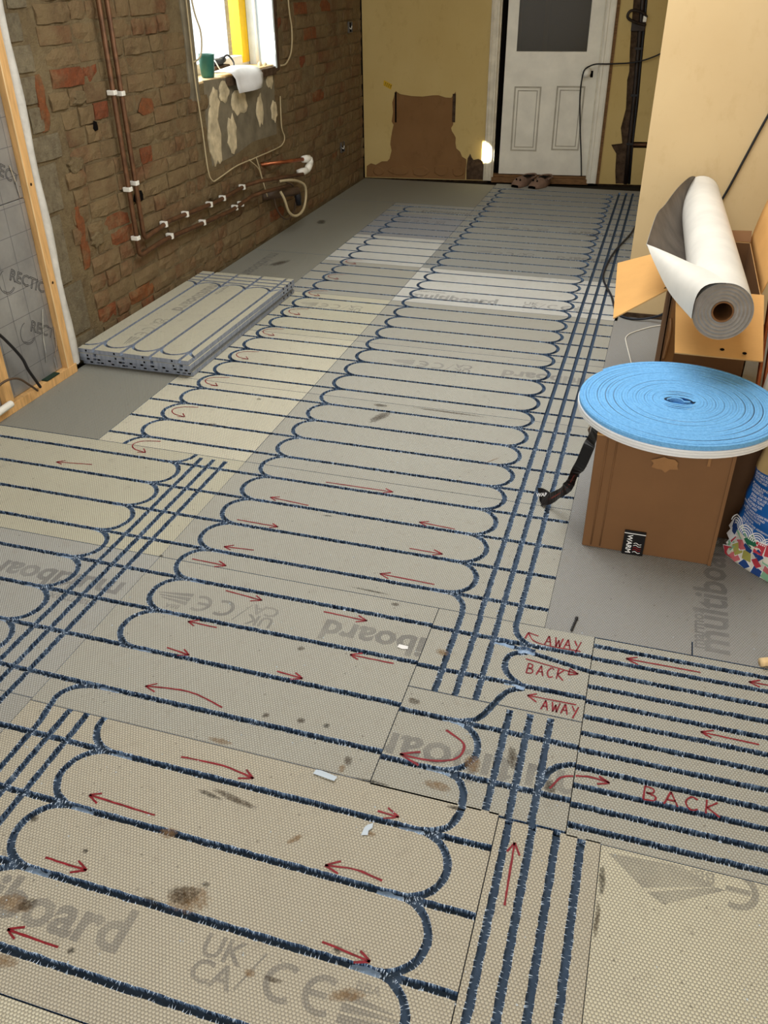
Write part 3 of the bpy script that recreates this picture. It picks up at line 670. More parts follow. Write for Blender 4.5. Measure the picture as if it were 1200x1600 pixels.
for r in range(24):
    z = .012 + H0*(r + .5); y = bound(z) + rb.uniform(.02, .05) - (.11 if r % 2 else 0)
    while y < 7.06:
        ln = .225 if rb.random() < (.74 if r % 3 else .35) else .112
        a, b = y, y + ln; y = b
        if a < bound(z) - .005: a2 = bound(z) + .01; ln2 = b - a2
        else: a2 = a; ln2 = ln
        if ln2 < .05: continue
        if z + .03 > WZ0 - .01 and z - .03 < WZ1 and b > WY0 - .01 and a2 < WY1 + .01: continue
        if .55 < z < .985 and b > 4.50 and a2 < 5.33: continue
        if b > 7.085: b = 7.08; ln2 = b - a2
        if ln2 < .04: continue
        if a2 > 3.4 and rb.random() < .012: continue      # a lost brick
        cand.append(((a2 + b)/2, z, ln2))
cand.sort(key=lambda c: (Vector((WX, c[0], c[1])) - CAMP).length)
npart = 0; rest_v, rest_f = [], []
for y, z, ln in cand:
    red = rb.random() < (.24 if y < 3.55 else .10 if y < 4.0 else .03)
    bank = (REDS if ln > .17 else REDH) if red else (STR if ln > .17 else HDR)
    me = rb.choice(bank); std = .225 if ln > .17 else .112; sx = rb.choice((1, -1))
    mw = Matrix.Translation((WX - .012 + rb.uniform(-.004, .004), y, z + rb.uniform(-.004, .004))) @ Matrix.Rotation(rb.uniform(-.02, .02), 4, 'X') @ Matrix.Diagonal((1, ln/std, rb.uniform(.93, 1.04), 1))
    if npart < 300 and in_frame((WX, y, z), 50):
        o = link(bpy.data.objects.new('brick', me)); o.parent = wl; o.matrix_local = mw; npart += 1
    else:
        i = len(rest_v); rest_v += [mw @ v.co for v in me.vertices]; rest_f += [[i + q for q in p.vertices] for p in me.polygons]
stuff(mesh_obj('brick_field', rest_v, rest_f, M['brick'], wl))
# concrete blocks and concrete bricks of the infill pier (bed joints read off the photo)
beds = [-.02, .105, .335, .565 + .06, .825 - .005, .925, 1.028, 1.135, 1.24, 1.345, 1.45, 1.67, 1.9]
for zi, (z0, z1) in enumerate(zip(beds, beds[1:])):
    y = bound((z0+z1)/2) - .03
    k = 0
    while y > 2.2:
        ln = .42 if z1 - z0 > .15 else (.20 if k == 0 else .215)
        if k == 0 and zi % 2: ln *= .62
        me = piece_mesh('concrete_block', ln - .014, z1 - z0 - .016, .017, zi*9 + k, M['block'], nx=3, nz=2, amp=.002, edge=.002)
        o = link(bpy.data.objects.new('concrete_block', me)); o.parent = wl; o.location = (WX - .012, y - ln/2, (z0+z1)/2)
        y -= ln; k += 1
# pink clay slip bedded on edge beside the blocks
for yy, z0, z1 in ((3.115, .93, 1.13), (3.205, .36, .62)):
    me = piece_mesh('brick', .05, z1 - z0, .022, 77, M['red_brick'], nx=2, nz=4, amp=.004, edge=.006); o = link(bpy.data.objects.new('brick', me)); o.parent = wl; o.location = (WX - .012, yy, (z0+z1)/2)
# grey cement patch with plaster daubs below the window, cement strip beside the opening
def slab(name, poly, d, m, parent, x=WX-.012, jitter=.0, seed=1):
    rr = random.Random(seed); n = len(poly); P = [(y + rr.uniform(-jitter, jitter), z + rr.uniform(-jitter, jitter)) for y, z in poly]
    cy = sum(p[0] for p in P)/n; cz = sum(p[1] for p in P)/n
    vs = [(x, y, z) for y, z in P] + [(x + d*.8, y, z) for y, z in P] + [(x + d, cy + (y-cy)*.8, cz + (z-cz)*.8) for y, z in P]
    fs = [tuple(range(2*n, 3*n))]
    for i in range(n):
        j = (i+1) % n; fs += [(i, j, n+j, n+i), (n+i, n+j, 2*n+j, 2*n+i)]
    return mesh_obj(name, vs, fs, m, parent)
def blob(cy, cz, ry, rz, seed, n=16, j=.25):
    rr = random.Random(seed); return [(cy + ry*math.cos(2*PI*i/n)*rr.uniform(1-j, 1+j), cz + rz*math.sin(2*PI*i/n)*rr.uniform(1-j, 1+j)) for i in range(n)]
slab('cement_patch', [(4.47, .55), (4.75, .57), (5.0, .60), (5.36, .58), (5.38, .80), (5.36, .972), (4.9, .968), (4.47, .972), (4.45, .78)], .013, M['cement'], wl, jitter=.01)
for i, (cy, cz, ry, rz) in enumerate(((4.52, .70, .065, .15), (4.73, .675, .06, .105), (4.56, .86, .05, .075), (4.86, .83, .10, .07), (5.13, .755, .05, .085), (5.33, .72, .045, .06), (4.68, .90, .06, .05), (5.30, .90, .05, .05))):
    slab('plaster_daub', blob(cy, cz, ry, rz, i), .02, M['daub'], wl)
slab('cement_strip', [(4.30, .90), (4.40, .885), (4.405, 1.2), (4.405, 1.88), (4.29, 1.88), (4.31, 1.2)], .02, M['cement'], wl)
slab('cement_strip', [(5.40, .93), (5.47, .94), (5.49, 1.3), (5.47, 1.88), (5.40, 1.88)], .016, M['chase'], wl)
for i, (cy, cz) in enumerate(((4.42, .42), (3.30, .46), (3.36, 1.02), (3.05+.2, .78), (4.2, .30))): slab('plaster_daub', blob(cy, cz, .05, .03, 30+i), .024, M['mortar'], wl)
# the low dark putlog holes
for y, z, a, b, m_ in ((3.675, .565, .045, .03, 'hole'), (3.43, .905, .018, .022, 'hole'), (3.86, .93, .07, .04, 'red_brick')): slab('brick_hole', blob(y, z, a, b, 3, 9, .2), .002, M[m_], wl, x=WX+.008)

# window
win = struct(empty('window_1', (0, 0, 0)))
bm = bmesh.new(); FX = -2.585
add_box(bm, (FX, 4.40, .965), (FX+.06, 4.45, 1.88), .004); add_box(bm, (FX, 5.345, .965), (FX+.06, 5.40, 1.88), .004); add_box(bm, (FX, 4.45, .965), (FX+.06, 5.345, 1.03), .004); add_box(bm, (FX, 4.45, 1.82), (FX+.06, 5.345, 1.88), .004)
bm_obj('window_frame', bm, M['pvc'], win); box('window_pane', (FX+.025, 4.45, 1.03), (FX+.031, 5.345, 1.82), M['glass'], win)
box('sealing_tape', (FX+.0, 5.300, .99), (FX+.064, 5.392, 1.88), M['yellow'], win)
bm = bmesh.new(); add_box(bm, (-2.52, 5.392, .955), (WX+.012, 5.412, 1.88), .002); bm_obj('reveal_lining', bm, M['pale_blue'], win)
tube('reveal_pipe', [(-2.46, 5.38, .98), (-2.46, 5.38, 1.88)], .010, M['pvc'], win)
bm = bmesh.new(); add_box(bm, (-2.585, 4.41, .955), (-2.365, 5.39, .975), .003); bm_obj('window_sill', bm, M['pine_pale'], win)
bm = bmesh.new(); add_box(bm, (-2.362, 4.72, .925), (-2.335, 5.36, .968), .003); bm_obj('sill_board', bm, M['chase'], win)
# things on the sill
bm = bmesh.new(); n = 24
prof = [(.030, 0), (.034, .004), (.043, .10), (.045, .112), (.0415, .112), (.039, .10), (.031, .008), (0, .008)]
rings = [[bm.verts.new((r*math.cos(2*PI*i/n), r*math.sin(2*PI*i/n), z)) for i in range(n)] for r, z in prof[:-1]]
for A, B in zip(rings, rings[1:]):
    for i in range(n): bm.faces.new((A[i], A[(i+1) % n], B[(i+1) % n], B[i]))
bm.faces.new(rings[-1]); bm.faces.new(rings[0][::-1])
tag(bm_obj('tumbler', bm, M['green'], smooth=True, loc=(-2.415, 4.625, .9755)), 'dark green tumbler standing on the window sill', 'cup')
ch = thing('power_adapter', 'black power adapter with its leads lying on the window sill', 'charger', (-2.505, 4.92, .976))
bm = bmesh.new(); add_box(bm, (-.025, -.05, .03), (.02, .05, .065), .008); bm_obj('adapter_body', bm, M['black_rubber'], ch)
bm = bmesh.new(); add_box(bm, (-.03, -.07, .0), (.028, .11, .03), .004); bm_obj('cardboard_tray', bm, M['chase'], ch)
tube('white_lead', spline([(0, -.05, .05), (.03, -.08, .06), (.05, -.07, .02), (.06, -.03, .004)], 6), .0035, M['white_plastic'], ch); tube('black_lead', spline([(.0, .05, .05), (.02, .10, .075), (.05, .11, .04), (.07, .06, .005), (.085, .03, .003)], 6), .005, M['black_rubber'], ch)
tube('plug', [(0, .05, .05), (0, .09, .055)], [.018, .016], M['black_rubber'], ch, 10)
# sheet of paper draped over the sill edge
pv, pf, pi_ = [], [], []; prof = [(-2.43, .992), (-2.37, .994), (-2.335, .985), (-2.312, .958), (-2.303, .92), (-2.298, .885)]; NS = 8
for i in range(NS+1):
    t = i/NS
    for k, (x, z) in enumerate(prof): pv.append((x + .012*math.sin(t*5+k), 4.70 + .40*t + .02*k*(1-t) - .02*k*.3, z + .012*math.sin(t*3.1)*(k < 3) - .03*t*(k > 3)*0))
m_ = len(prof)
for i in range(NS):
    for k in range(m_-1): pf.append((i*m_+k, (i+1)*m_+k, (i+1)*m_+k+1, i*m_+k+1))
sheet = tag(mesh_obj('paper_sheet', pv, pf, M['paper'], smooth=True), 'printed white paper sheet draped over the edge of the window sill', 'paper')
sm = sheet.modifiers.new('thickness', 'SOLIDIFY'); sm.thickness = .0012
for k, (a, b) in enumerate(((.12, .88), (.12, .7), (.12, .85), (.12, .5))):
    pass
crumbs = thing('rubble_bits', 'white plaster crumbs on the far end of the window sill', 'rubble', (-2.40, 5.27, .976))
for i, (x, y, s) in enumerate(((0, 0, .016), (.02, .035, .010), (-.02, .05, .012), (.012, -.03, .008))):
    bm = bmesh.new(); bmesh.ops.create_icosphere(bm, subdivisions=1, radius=s)
    for v in bm.verts: v.co *= rnd.uniform(.75, 1.2); v.co.z = max(v.co.z, -s*.6)
    bm_obj('crumb', bm, M['daub'], crumbs, loc=(x, y, s*.6))

# copper pipes with white clips
def pipe_thing(label, pts, r, clips, name='copper_pipe', m='copper', bend=.03):
    t = thing(name, label, 'pipe', pts[0]); o0 = Vector(pts[0]); P = [Vector(p) - o0 for p in pts]; Q = [P[0]]
    for i in range(1, len(P)-1):
        a, b, c = P[i-1], P[i], P[i+1]; d1 = (a-b).normalized()*min(bend, (a-b).length*.45); d2 = (c-b).normalized()*min(bend, (c-b).length*.45)
        for k in range(6): s = k/5; Q.append((1-s)**2*(b+d1) + 2*s*(1-s)*b + s*s*(b+d2))
    Q.append(P[-1]); tube('pipe_run', Q, r, M[m], t, 10)
    for (q, ax) in clips:
        q = Vector(q) - o0; bm = bmesh.new(); s = .5
        if ax == 'z': add_box(bm, (-.024, -.014, -.010), (.013, .014, .010), .003)
        else: add_box(bm, (-.024, -.010, -.014), (.013, .010, .014), .003)
        bm_obj('pipe_clip', bm, M['white_plastic'], t, loc=q)
    return t
PX = WX + .034
pipe_thing('copper pipe dropping down the brick wall, nearer of the pair, turning along low', [(PX, 3.565, 2.2), (PX, 3.565, .315), (PX, 3.80, .33), (PX, 4.55, .30), (PX+.01, 4.83, .325), (PX+.05, 4.90, .335), (PX+.09, 5.20, .315)], .0112,
    [((PX, 3.565, 1.02), 'z'), ((PX, 3.565, .62), 'z'), ((PX, 3.565, .40), 'z'), ((PX, 3.87, .332), 'y'), ((PX, 4.22, .316), 'y'), ((PX, 4.62, .305), 'y'), ((PX, 4.70, .308), 'y')])
pipe_thing('copper pipe dropping down the brick wall, farther of the pair, running above the other', [(PX, 3.627, 2.2), (PX, 3.627, .38), (PX, 3.88, .405), (PX, 4.4, .385), (PX, 4.78, .395), (PX+.05, 4.86, .405), (PX+.16, 5.28, .372)], .0112,
    [((PX, 3.627, 1.01), 'z'), ((PX, 3.627, .635), 'z'), ((PX, 3.83, .40), 'y'), ((PX, 4.05, .398), 'y'), ((PX, 4.32, .388), 'y'), ((PX, 4.48, .387), 'y'), ((PX, 4.74, .394), 'y')])
t = thing('copper_stub', 'short bare copper pipe from the brick wall ending in white push-fit elbows', 'pipe', (WX, 5.08, .455))
tube('pipe_run', [(0, 0, 0), (.10, .16, -.006), (.17, .30, -.012)], .0115, M['copper_bright'], t, 10)
for a, b in (((.16, .29, -.012), (.185, .345, -.014)), ((.185, .345, -.012), (.185, .355, -.055)), ((.185, .35, -.05), (.17, .325, -.085)), ((.172, .32, -.083), (.14, .25, -.088))):
    tube('elbow_socket', [a, tuple((Vector(a)+Vector(b))/2), b], [.020, .023, .020], M['white_plastic'], t, 12)
t = thing('waste_pipe', 'stubby brown waste pipe under the copper pipes by the brick wall', 'pipe', (WX, 5.06, .275))
tube('pipe_run', [(0, 0, 0), (.14, .24, -.01)], .027, M['brown_plastic'], t, 14); tube('waste_trap', [(.135, .235, .0), (.14, .245, -.05), (.142, .248, -.10)], [.022, .022, .017], M['black_rubber'], t, 12)
def hose(name, label, pts, r, m, cat='hose'): return tag(tube(name, spline(pts, 8), r, M[m], seg=8), label, cat)
hose('flexible_hose', 'looped pale hose hanging below the copper pipes', [(-2.25, 5.10, .30), (-2.235, 5.12, .25), (-2.23, 5.17, .16), (-2.225, 5.27, .115), (-2.22, 5.38, .13), (-2.22, 5.44, .20), (-2.22, 5.43, .27), (-2.235, 5.36, .31), (-2.25, 5.26, .335), (-2.28, 5.17, .345)], .0085, 'cream_cable')
hose('flexible_hose', 'dark thin hose behind the pale looped hose', [(-2.31, 5.12, .28), (-2.30, 5.15, .17), (-2.29, 5.25, .095), (-2.285, 5.36, .105), (-2.285, 5.42, .18), (-2.29, 5.40, .27), (-2.31, 5.30, .32)], .006, 'brown_plastic')
CX_ = WX + .022
hose('cream_cable', 'cream cable running down beside the window and across the brick wall', [(CX_, 4.335, 1.9), (CX_, 4.335, 1.34), (CX_, 4.332, 1.008), (CX_, 4.35, .766), (CX_, 4.362, .56), (CX_, 4.40, .495), (CX_, 4.466, .492), (CX_, 4.70, .515), (CX_, 4.933, .515), (CX_, 5.30, .515), (CX_, 5.40, .53), (CX_, 5.425, .565), (CX_, 5.39, .63), (CX_, 5.40, .80)], .0036, 'cream_cable', 'cable')
hose('cream_cable', 'short cream cable bowing down to the copper pipes from the long cable', [(CX_+.004, 4.87, .52), (CX_+.006, 4.98, .455), (CX_+.01, 5.01, .40), (CX_+.03, 5.03, .28)], .0036, 'cream_cable', 'cable')
hose('cream_cable', 'shortest cream cable dropping straight beside the bowed one above the copper pipes', [(CX_+.004, 4.97, .515), (CX_+.006, 5.0, .45), (CX_+.01, 5.02, .38)], .0036, 'cream_cable', 'cable')
hose('cream_cable', 'cream cable looping at the near side of the window', [(CX_+.02, 4.30, 1.9), (CX_+.015, 4.36, 1.36), (CX_+.015, 4.42, 1.2), (CX_+.012, 4.40, 1.10), (CX_+.004, 4.335, 1.075)], .0040, 'cream_cable', 'cable')
hose('cream_cable', 'cream cable hanging at the far side of the window', [(CX_, 5.60, 1.9), (CX_, 5.62, 1.31), (CX_, 5.65, 1.15), (CX_, 5.62, 1.03), (CX_, 5.53, .97), (CX_, 5.44, .965)], .0048, 'cream_cable', 'cable')
for i, (y, z) in enumerate(((6.55, .32), (6.80, 1.10))):
    t = thing('socket_box', ('metal back box let into the brick wall, lower one near the corner', 'metal back box let into the brick wall, upper one near the corner')[i], 'socket box', (WX+.002, y, z))
    bm = bmesh.new(); add_box(bm, (0, -.036, -.036), (.014, -.031, .036)); add_box(bm, (0, .031, -.036), (.014, .036, .036)); add_box(bm, (0, -.031, -.036), (.014, .031, -.031)); add_box(bm, (0, -.031, .031), (.014, .031, .036))
    bm_obj('box_rim', bm, M['steel'], t); box('box_back', (0, -.031, -.031), (.003, .031, .031), M['hole'], t); tube('wire_end', spline([(.004, -.01, 0), (.014, .0, -.012), (.018, .008, .008)], 5), .003, M['white_plastic'], t)

# ------------------------------------------------------------------ stud frame with foil-faced insulation at the left
SX = -2.298
stf = thing('stud_partition', 'timber stud frame filled with foil faced insulation boards beside the concrete blocks', 'partition', (SX, 2.9, 0))
def rel(a): return (a[0]-SX, a[1]-2.9, a[2])
def sbox(name, a, b, m, bev=.0015): return box(name, rel(a), rel(b), M[m], stf, bev)
s = sbox('end_stud', (-2.34, 2.846, .02), (SX, 2.892, 2.3), 'pine'); box('stud_edge', rel((SX+.0004, 2.846, .02)), rel((SX+.0012, 2.852, 2.3)), M['pine_pale'], stf)
for y in (2.452, 1.95, 1.45): sbox('stud', (-2.34, y, .04), (SX, y+.044, 2.3), 'pine')
sbox('bottom_plate', (-2.352, .5, 0), (SX+.002, 2.906, .038), 'pine')
for i, (a, b) in enumerate(((2.497, 2.844), (1.995, 2.45), (1.495, 1.949))):
    pz = [(.040, .735), (.7375, 1.43), (1.4325, 2.3)]
    for z0, z1 in pz:
        p = sbox('insulation_panel', (-2.345, a, z0), (-2.322, b, z1), 'foil', .002)
# grid lines and outlined maker's lettering printed on the foil
gv_, gf = [], []
def gline(y0, z0, y1, z1, wd=.0012):
    d = Vector((y1-y0, z1-z0)).normalized(); n = Vector((-d.y, d.x))*wd; i = len(gv_)
    for (y, z), sg in (((y0, z0), 1), ((y0, z0), -1), ((y1, z1), -1), ((y1, z1), 1)): gv_.append((-2.3213-SX, y + sg*n.x - 2.9, z + sg*n.y))
    gf.append((i, i+1, i+2, i+3))
for k in range(5): gline(2.53 + .095*k, .05, 2.53 + .095*k, 1.4)
for k in range(14): gline(2.50, .12 + .1*k, 2.842, .12 + .1*k)
mesh_obj('printed_grid', gv_, gf, plain('faint_grid_ink', srgb(120, 120, 120), .5, .3), stf)
def outline_text(txt, size, y, z, rot, host):
    """letters as outlines: the glyph boundary edges become thin strips"""
    polys = glyphs(txt, size, .0); cnt = {}
    for p in polys:
        for i in range(len(p)):
            a, b = tuple(round(c, 5) for c in p[i]), tuple(round(c, 5) for c in p[(i+1) % len(p)]); cnt.setdefault(frozenset((a, b)), []).append((a, b))
    q = [];
    for k, v in cnt.items():
        if len(v) == 1: q += strip(v[0], .0022)
    return place(q, y, z, rot)
for (y, z) in ((2.70, .255), (2.655, .475), (2.70, .86)):
    pl = outline_text('RECTICEL', .062, y, z, -.55, None) + ring(y - .012, z - .005, .045, .0022, PI*.55, PI*1.75) + ring(y - .012, z - .005, .039, .0022, PI*1.2, PI*1.75)
    vs, fs = [], []
    for p in pl:
        if max(a for a, b in p) > 2.844: continue
        i = len(vs); vs += [(-2.3210-SX, a - 2.9, b) for a, b in p]; fs.append(tuple(range(i, i+len(p))))
    mesh_obj('printed_lettering', vs, fs, M['ink'], stf)
for pts in ([(2.80, .31), (2.775, .25), (2.765, .20), (2.755, .14), (2.75, .10)], [(2.845, .22), (2.83, .14), (2.80, .10), (2.80, .05)], [(2.80, .86), (2.81, .80), (2.82, .74)]):
    bm = bmesh.new(); add_ribbon(bm, [rel((-2.319 + .004*(i % 2), y, z)) for i, (y, z) in enumerate(pts)], [(0, .0028, .001)]*len(pts)); bm_obj('foil_tear', bm, M['foil_bright'], stf)
# fleece edging hanging behind the end stud
pv, pf = [], []
for i in range(25):
    z = .03 + i*.095; wv = .045 + .006*math.sin(i*1.3); pv += [(-2.345-SX, -.006, z), (-2.308-SX + .004*math.sin(i*.9), -.005, z), (-2.294-SX + .004*math.sin(i*2.1), .015, z), (-2.300-SX, wv - .008, z), (-2.345-SX, wv + .002, z)]
for i in range(24):
    for k in range(4): a = i*5+k; pf.append((a, a+1, a+6, a+5))
mesh_obj('fleece_strip', pv, pf, M['fleece'], stf, smooth=True)
box('green_shim', rel((-2.33, 2.70, .039)), rel((SX+.004, 2.785, .043)), plain('dark_green_shim', srgb(24, 50, 38), .5, .3), stf)
for y, z in ((2.868, .50),): pass
for zz in (.40, .78): 
    bm = bmesh.new(); bmesh.ops.create_circle(bm, cap_ends=True, segments=10, radius=.006, matrix=Matrix.Translation(rel((SX+.0006, 2.87, zz))) @ Matrix.Rotation(PI/2, 4, 'Y')); bm_obj('timber_knot', bm, M['ink_dark'], stf)
hose('black_cable', 'thick black cable hanging down in front of the foil insulation', [(-2.25, 2.30, .60), (-2.262, 2.40, .42), (-2.27, 2.50, .295), (-2.275, 2.565, .20), (-2.275, 2.585, .14), (-2.28, 2.62, .075), (-2.285, 2.64, .041)], .0062, 'black_rubber', 'cable')
hose('black_cable', 'thinner dark cable curving to the timber bottom plate', [(-2.26, 2.30, .13), (-2.265, 2.42, .155), (-2.262, 2.50, .14), (-2.262, 2.56, .085), (-2.268, 2.60, .045)], .0045, 'brown_plastic', 'cable')
hose('cable_conduit', 'white conduit end lying along the timber bottom plate', [(-2.275, 2.30, .050), (-2.278, 2.40, .052), (-2.28, 2.455, .052)], .014, 'white_plastic', 'conduit')

# ------------------------------------------------------------------ back wall with door
BA = math.atan2(.278, 2.217); BO = Vector((-2.36, 7.08, 0)); BU = Vector((math.cos(BA), math.sin(BA), 0)); BNv = Vector((math.sin(BA), -math.cos(BA), 0))
BMX = Matrix(((BU.x, 0, BNv.x, BO.x), (BU.y, 0, BNv.y, BO.y), (0, 1, 0, 0), (0, 0, 0, 1)))      # local: x along the wall, y up, z out to the room
wb = struct(empty('wall_back', (0, 0, 0))); wb.matrix_world = BMX
PATCH = [(.266,.651),(.301,.628),(.39,.615),(.479,.612),(.56,.622),(.605,.623),(.66,.608),(.705,.606),(.739,.651),(.741,.574),(.73,.50),(.727,.413),(.712,.39),(.719,.366),(.735,.345),(.751,.32),(.75,.28),(.759,.239),(.79,.215),(.808,.178),(.842,.16),(.845,.12),(.842,.096),(.84,.004),(.02,.004),(.025,.09),(.06,.112),(.10,.10),(.15,.128),(.196,.13),(.215,.15),(.233,.214),(.222,.26),(.228,.31),(.238,.36),(.25,.406),(.234,.429),(.245,.50),(.24,.568)]
PATCH2 = [(.848,.004),(.846,.10),(.852,.165),(.873,.203),(.885,.175),(.901,.156),(.94,.165),(.975,.148),(.99,.09),(.997,.004)]
CH = [(2.091,2.3),(2.091,1.255),(2.104,1.056),(2.112,.849),(2.127,.592),(2.13,.413),(2.132,.299),(2.15,.004),(2.036,.004),(2.02,.10),(2.011,.227),(1.985,.26),(1.964,.291),(2.045,.302),(2.035,.35),(2.02,.412),(2.03,.48),(2.039,.546),(2.03,.65),(2.021,.742),(2.028,.80),(2.013,.932),(2.004,1.056),(1.993,1.256),(1.99,2.3)]
HP = [(2.13,.272),(2.30,.272),(2.30,.315),(2.128,.315)]
DR = rect(1.045, -.02, 1.885, 2.02)
def wl_layers(): return [([DR], None, 0, 9), ([PATCH], -.010, 1, 4), ([PATCH2], -.012, 2, 4), ([CH], -.022, 2, 5), ([HP], -.02, 3, 6), ([rect(.258, .42, .272, .64)], -.022, 3, 7), ([rect(.716, .43, .742, .635)], -.019, 2, 7)]
relief('plaster_face', rect(-.02, .0, 2.36, 2.45), wl_layers(), [M['plaster'], M['bare'], M['chase'], M['hole']], .03, origin=(0, 0), parent=wb, skirt_mat=1)
# the plaster skim's wavy lower lip and brick marks showing in the patch
for i, (x, z, a, b) in enumerate(((.12, .05, .05, .035), (.29, .06, .09, .04), (.47, .055, .07, .04), (.64, .07, .06, .045), (.78, .06, .05, .04))):
    P = blob(x, z, a, b, 60+i, 12, .12); n = len(P)
    vs = [(px, pz, -.010) for px, pz in P] + [(x + (px-x)*.85, z + (pz-z)*.85, -.004) for px, pz in P]; fs = [tuple(range(n, 2*n))] + [(k, (k+1) % n, n+(k+1) % n, n+k) for k in range(n)]
    mesh_obj('undercoat_lump', vs, fs, M['bare'], wb)
bm = bmesh.new(); add_box(bm, (-.04, -.02, -.3), (1.02, 2.45, -.031)); add_box(bm, (1.9, -.02, -.3), (2.4, 2.45, -.031)); add_box(bm, (1.02, 2.03, -.3), (1.9, 2.45, -.031)); bm_obj('masonry_core', bm, M['chase'], wb)
box('corner_gap', (-.012, 0, .0005), (.008, 2.4, .004), M['hole'], wb)
# hall beyond the door glass
bm = bmesh.new()
for a, b in (((.6, -.02, -1.3), (2.3, 2.4, -1.28)), ((.6, -.02, -1.3), (.62, 2.4, -.3)), ((2.28, -.02, -1.3), (2.3, 2.4, -.3)), ((.6, 2.38, -1.3), (2.3, 2.4, -.3)), ((.6, -.04, -1.3), (2.3, -.02, -.1))): add_box(bm, a, b)
bm_obj('hall_wall', bm, M['hall'], wb)
for x0, x1 in ((1.13, 1.17), (1.36, 1.40), (1.75, 1.78)): box('hall_joinery', (x0, .1, -1.27), (x1, 2.2, -1.25), M['plaster'], wb)
dr = struct(empty('door_1', (0, 0, 0))); dr.matrix_world = BMX
# architraves with a moulded section
def trim(name, x0, x1, z1, m, flip=1):
    bm = bmesh.new(); wd = x1 - x0; prof = [(0, 0), (0, .018), (.10, .022), (.22, .022), (.26, .016), (.62, .016), (.68, .020), (.9, .020), (1, .012), (1, 0)]
    if flip < 0: prof = [(1-a, b) for a, b in prof][::-1]
    lo = [bm.verts.new((x0 + wd*a, .004, b)) for a, b in prof]; hi = [bm.verts.new((x0 + wd*a, z1, b)) for a, b in prof]
    for i in range(len(prof)-1): bm.faces.new((lo[i], lo[i+1], hi[i+1], hi[i]))
    bm.faces.new(lo[::-1]); bm.faces.new(hi); return bm_obj(name, bm, M[m], dr)
trim('architrave', .985, 1.052, 2.08, 'paint_old'); trim('architrave', 1.808, 1.880, 2.08, 'paint', -1)
box('door_jamb', (1.047, 0, -.12), (1.062, 2.02, .0), M['paint_old'], dr); box('door_jamb', (1.800, 0, -.12), (1.815, 2.02, .0), M['paint_old'], dr)
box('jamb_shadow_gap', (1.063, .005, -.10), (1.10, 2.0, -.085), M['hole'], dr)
box('wall_batten', (1.882, .0, -.004), (1.903, 2.1, .008), M['rawwood'], dr)
box('threshold', (1.05, -.01, -.12), (1.82, .030, .012), M['rawwood'], dr, .004); box('threshold', (1.05, .030, -.12), (1.82, .046, -.012), M['rawwood'], dr, .003)
GLR = rect(1.185, .925, 1.705, 1.85)
def rings_(x0, z0, x1, z1): return [([rect(x0, z0, x1, z1)], -.030-.007, 1, 3), ([rect(x0+.012, z0+.012, x1-.012, z1-.012)], -.030-.002, 0, 4), ([rect(x0+.026, z0+.026, x1-.026, z1-.026)], -.030-.010, 1, 5), ([rect(x0+.034, z0+.034, x1-.034, z1-.034)], -.030-.006, 0, 6)]
relief('door_leaf', rect(1.105, .052, 1.800, 2.0), [([GLR], None, 0, 9), ([rect(1.170, .910, 1.720, 1.865)], -.034, 0, 3)] + rings_(1.188, .224, 1.394, .688) + rings_(1.508, .236, 1.722, .694), [M['paint'], plain('paint_shadow_line', srgb(178, 172, 156), .5, .3)], .042, origin=(0, 0), parent=dr, top=-.030, skirt_mat=0)
box('glass_pane', (1.185, .925, -.058), (1.705, 1.85, -.053), M['door_glass'], dr)
bm = bmesh.new(); 
for i in range(2): pass
bmesh.ops.create_uvsphere(bm, u_segments=20, v_segments=12, radius=.037); bmesh.ops.scale(bm, verts=bm.verts, vec=(1, 1, .8)); bmesh.ops.translate(bm, verts=bm.verts, vec=(1.712, .795, .030))
bm_obj('door_knob', bm, M['white_plastic'], dr, True); tube('knob_stem', [(1.712, .795, -.032), (1.712, .795, .01)], .012, M['white_plastic'], dr, 12)
box('keyhole_cover', (1.748, .755, -.030), (1.768, .800, -.024), M['hole'], dr, .003)
def bwp(x, z, d=0): return BMX @ Vector((x, z, d))
# conduits in the chase
cd = struct(empty('trim_1', (0, 0, 0))); cd.matrix_world = BMX
tube('chase_conduit', [(2.052, 2.2, -.004), (2.058, 1.256, -.004), (2.09, .62, -.004), (2.10, .3, -.004), (2.112, .004, -.004)], .016, M['dark_steel'], cd, 10)
tube('chase_conduit', [(2.078, 2.2, -.004), (2.083, 1.256, -.004), (2.112, .62, -.004), (2.124, .3, -.004), (2.140, .004, -.004)], .009, M['black_rubber'], cd, 10)
for z in (.95, .64, .30): box('conduit_strap', (2.045 + (1-z)*.045, z-.008, .004), (2.10 + (1-z)*.04, z+.008, .016), M['black_rubber'], cd)
tube('branch_pipe', [(2.12, .294, -.002), (2.30, .296, -.002)], .012, M['copper'], cd, 10)
tube('bracket_loop', spline([(2.10, 1.10, .01), (2.02, 1.12, .03), (1.965, 1.15, .04), (1.98, 1.19, .04), (2.05, 1.185, .03), (2.10, 1.15, .02)], 5), .010, M['dark_steel'], cd)
box('bracket_plate', (2.0, 1.06, .0), (2.10, 1.12, .012), M['dark_steel'], cd, .004); box('bracket_clip', (2.075, 1.12, .012), (2.10, 1.16, .03), M['white_plastic'], cd, .003)
note = tag(mesh_obj('paper_note', [bwp(a, b, .002) for a, b in ((.174, .726), (.24, .695), (.23, .659), (.169, .69))] + [bwp(a, b, .0035) for a, b in ((.174, .726), (.24, .695), (.23, .659), (.169, .69))], [(7, 6, 5, 4), (0, 1, 5, 4), (1, 2, 6, 5), (2, 3, 7, 6), (3, 0, 4, 7)], M['note']), 'small yellow scribbled label stuck to the cream back wall', 'label')
vs, fs = [], []
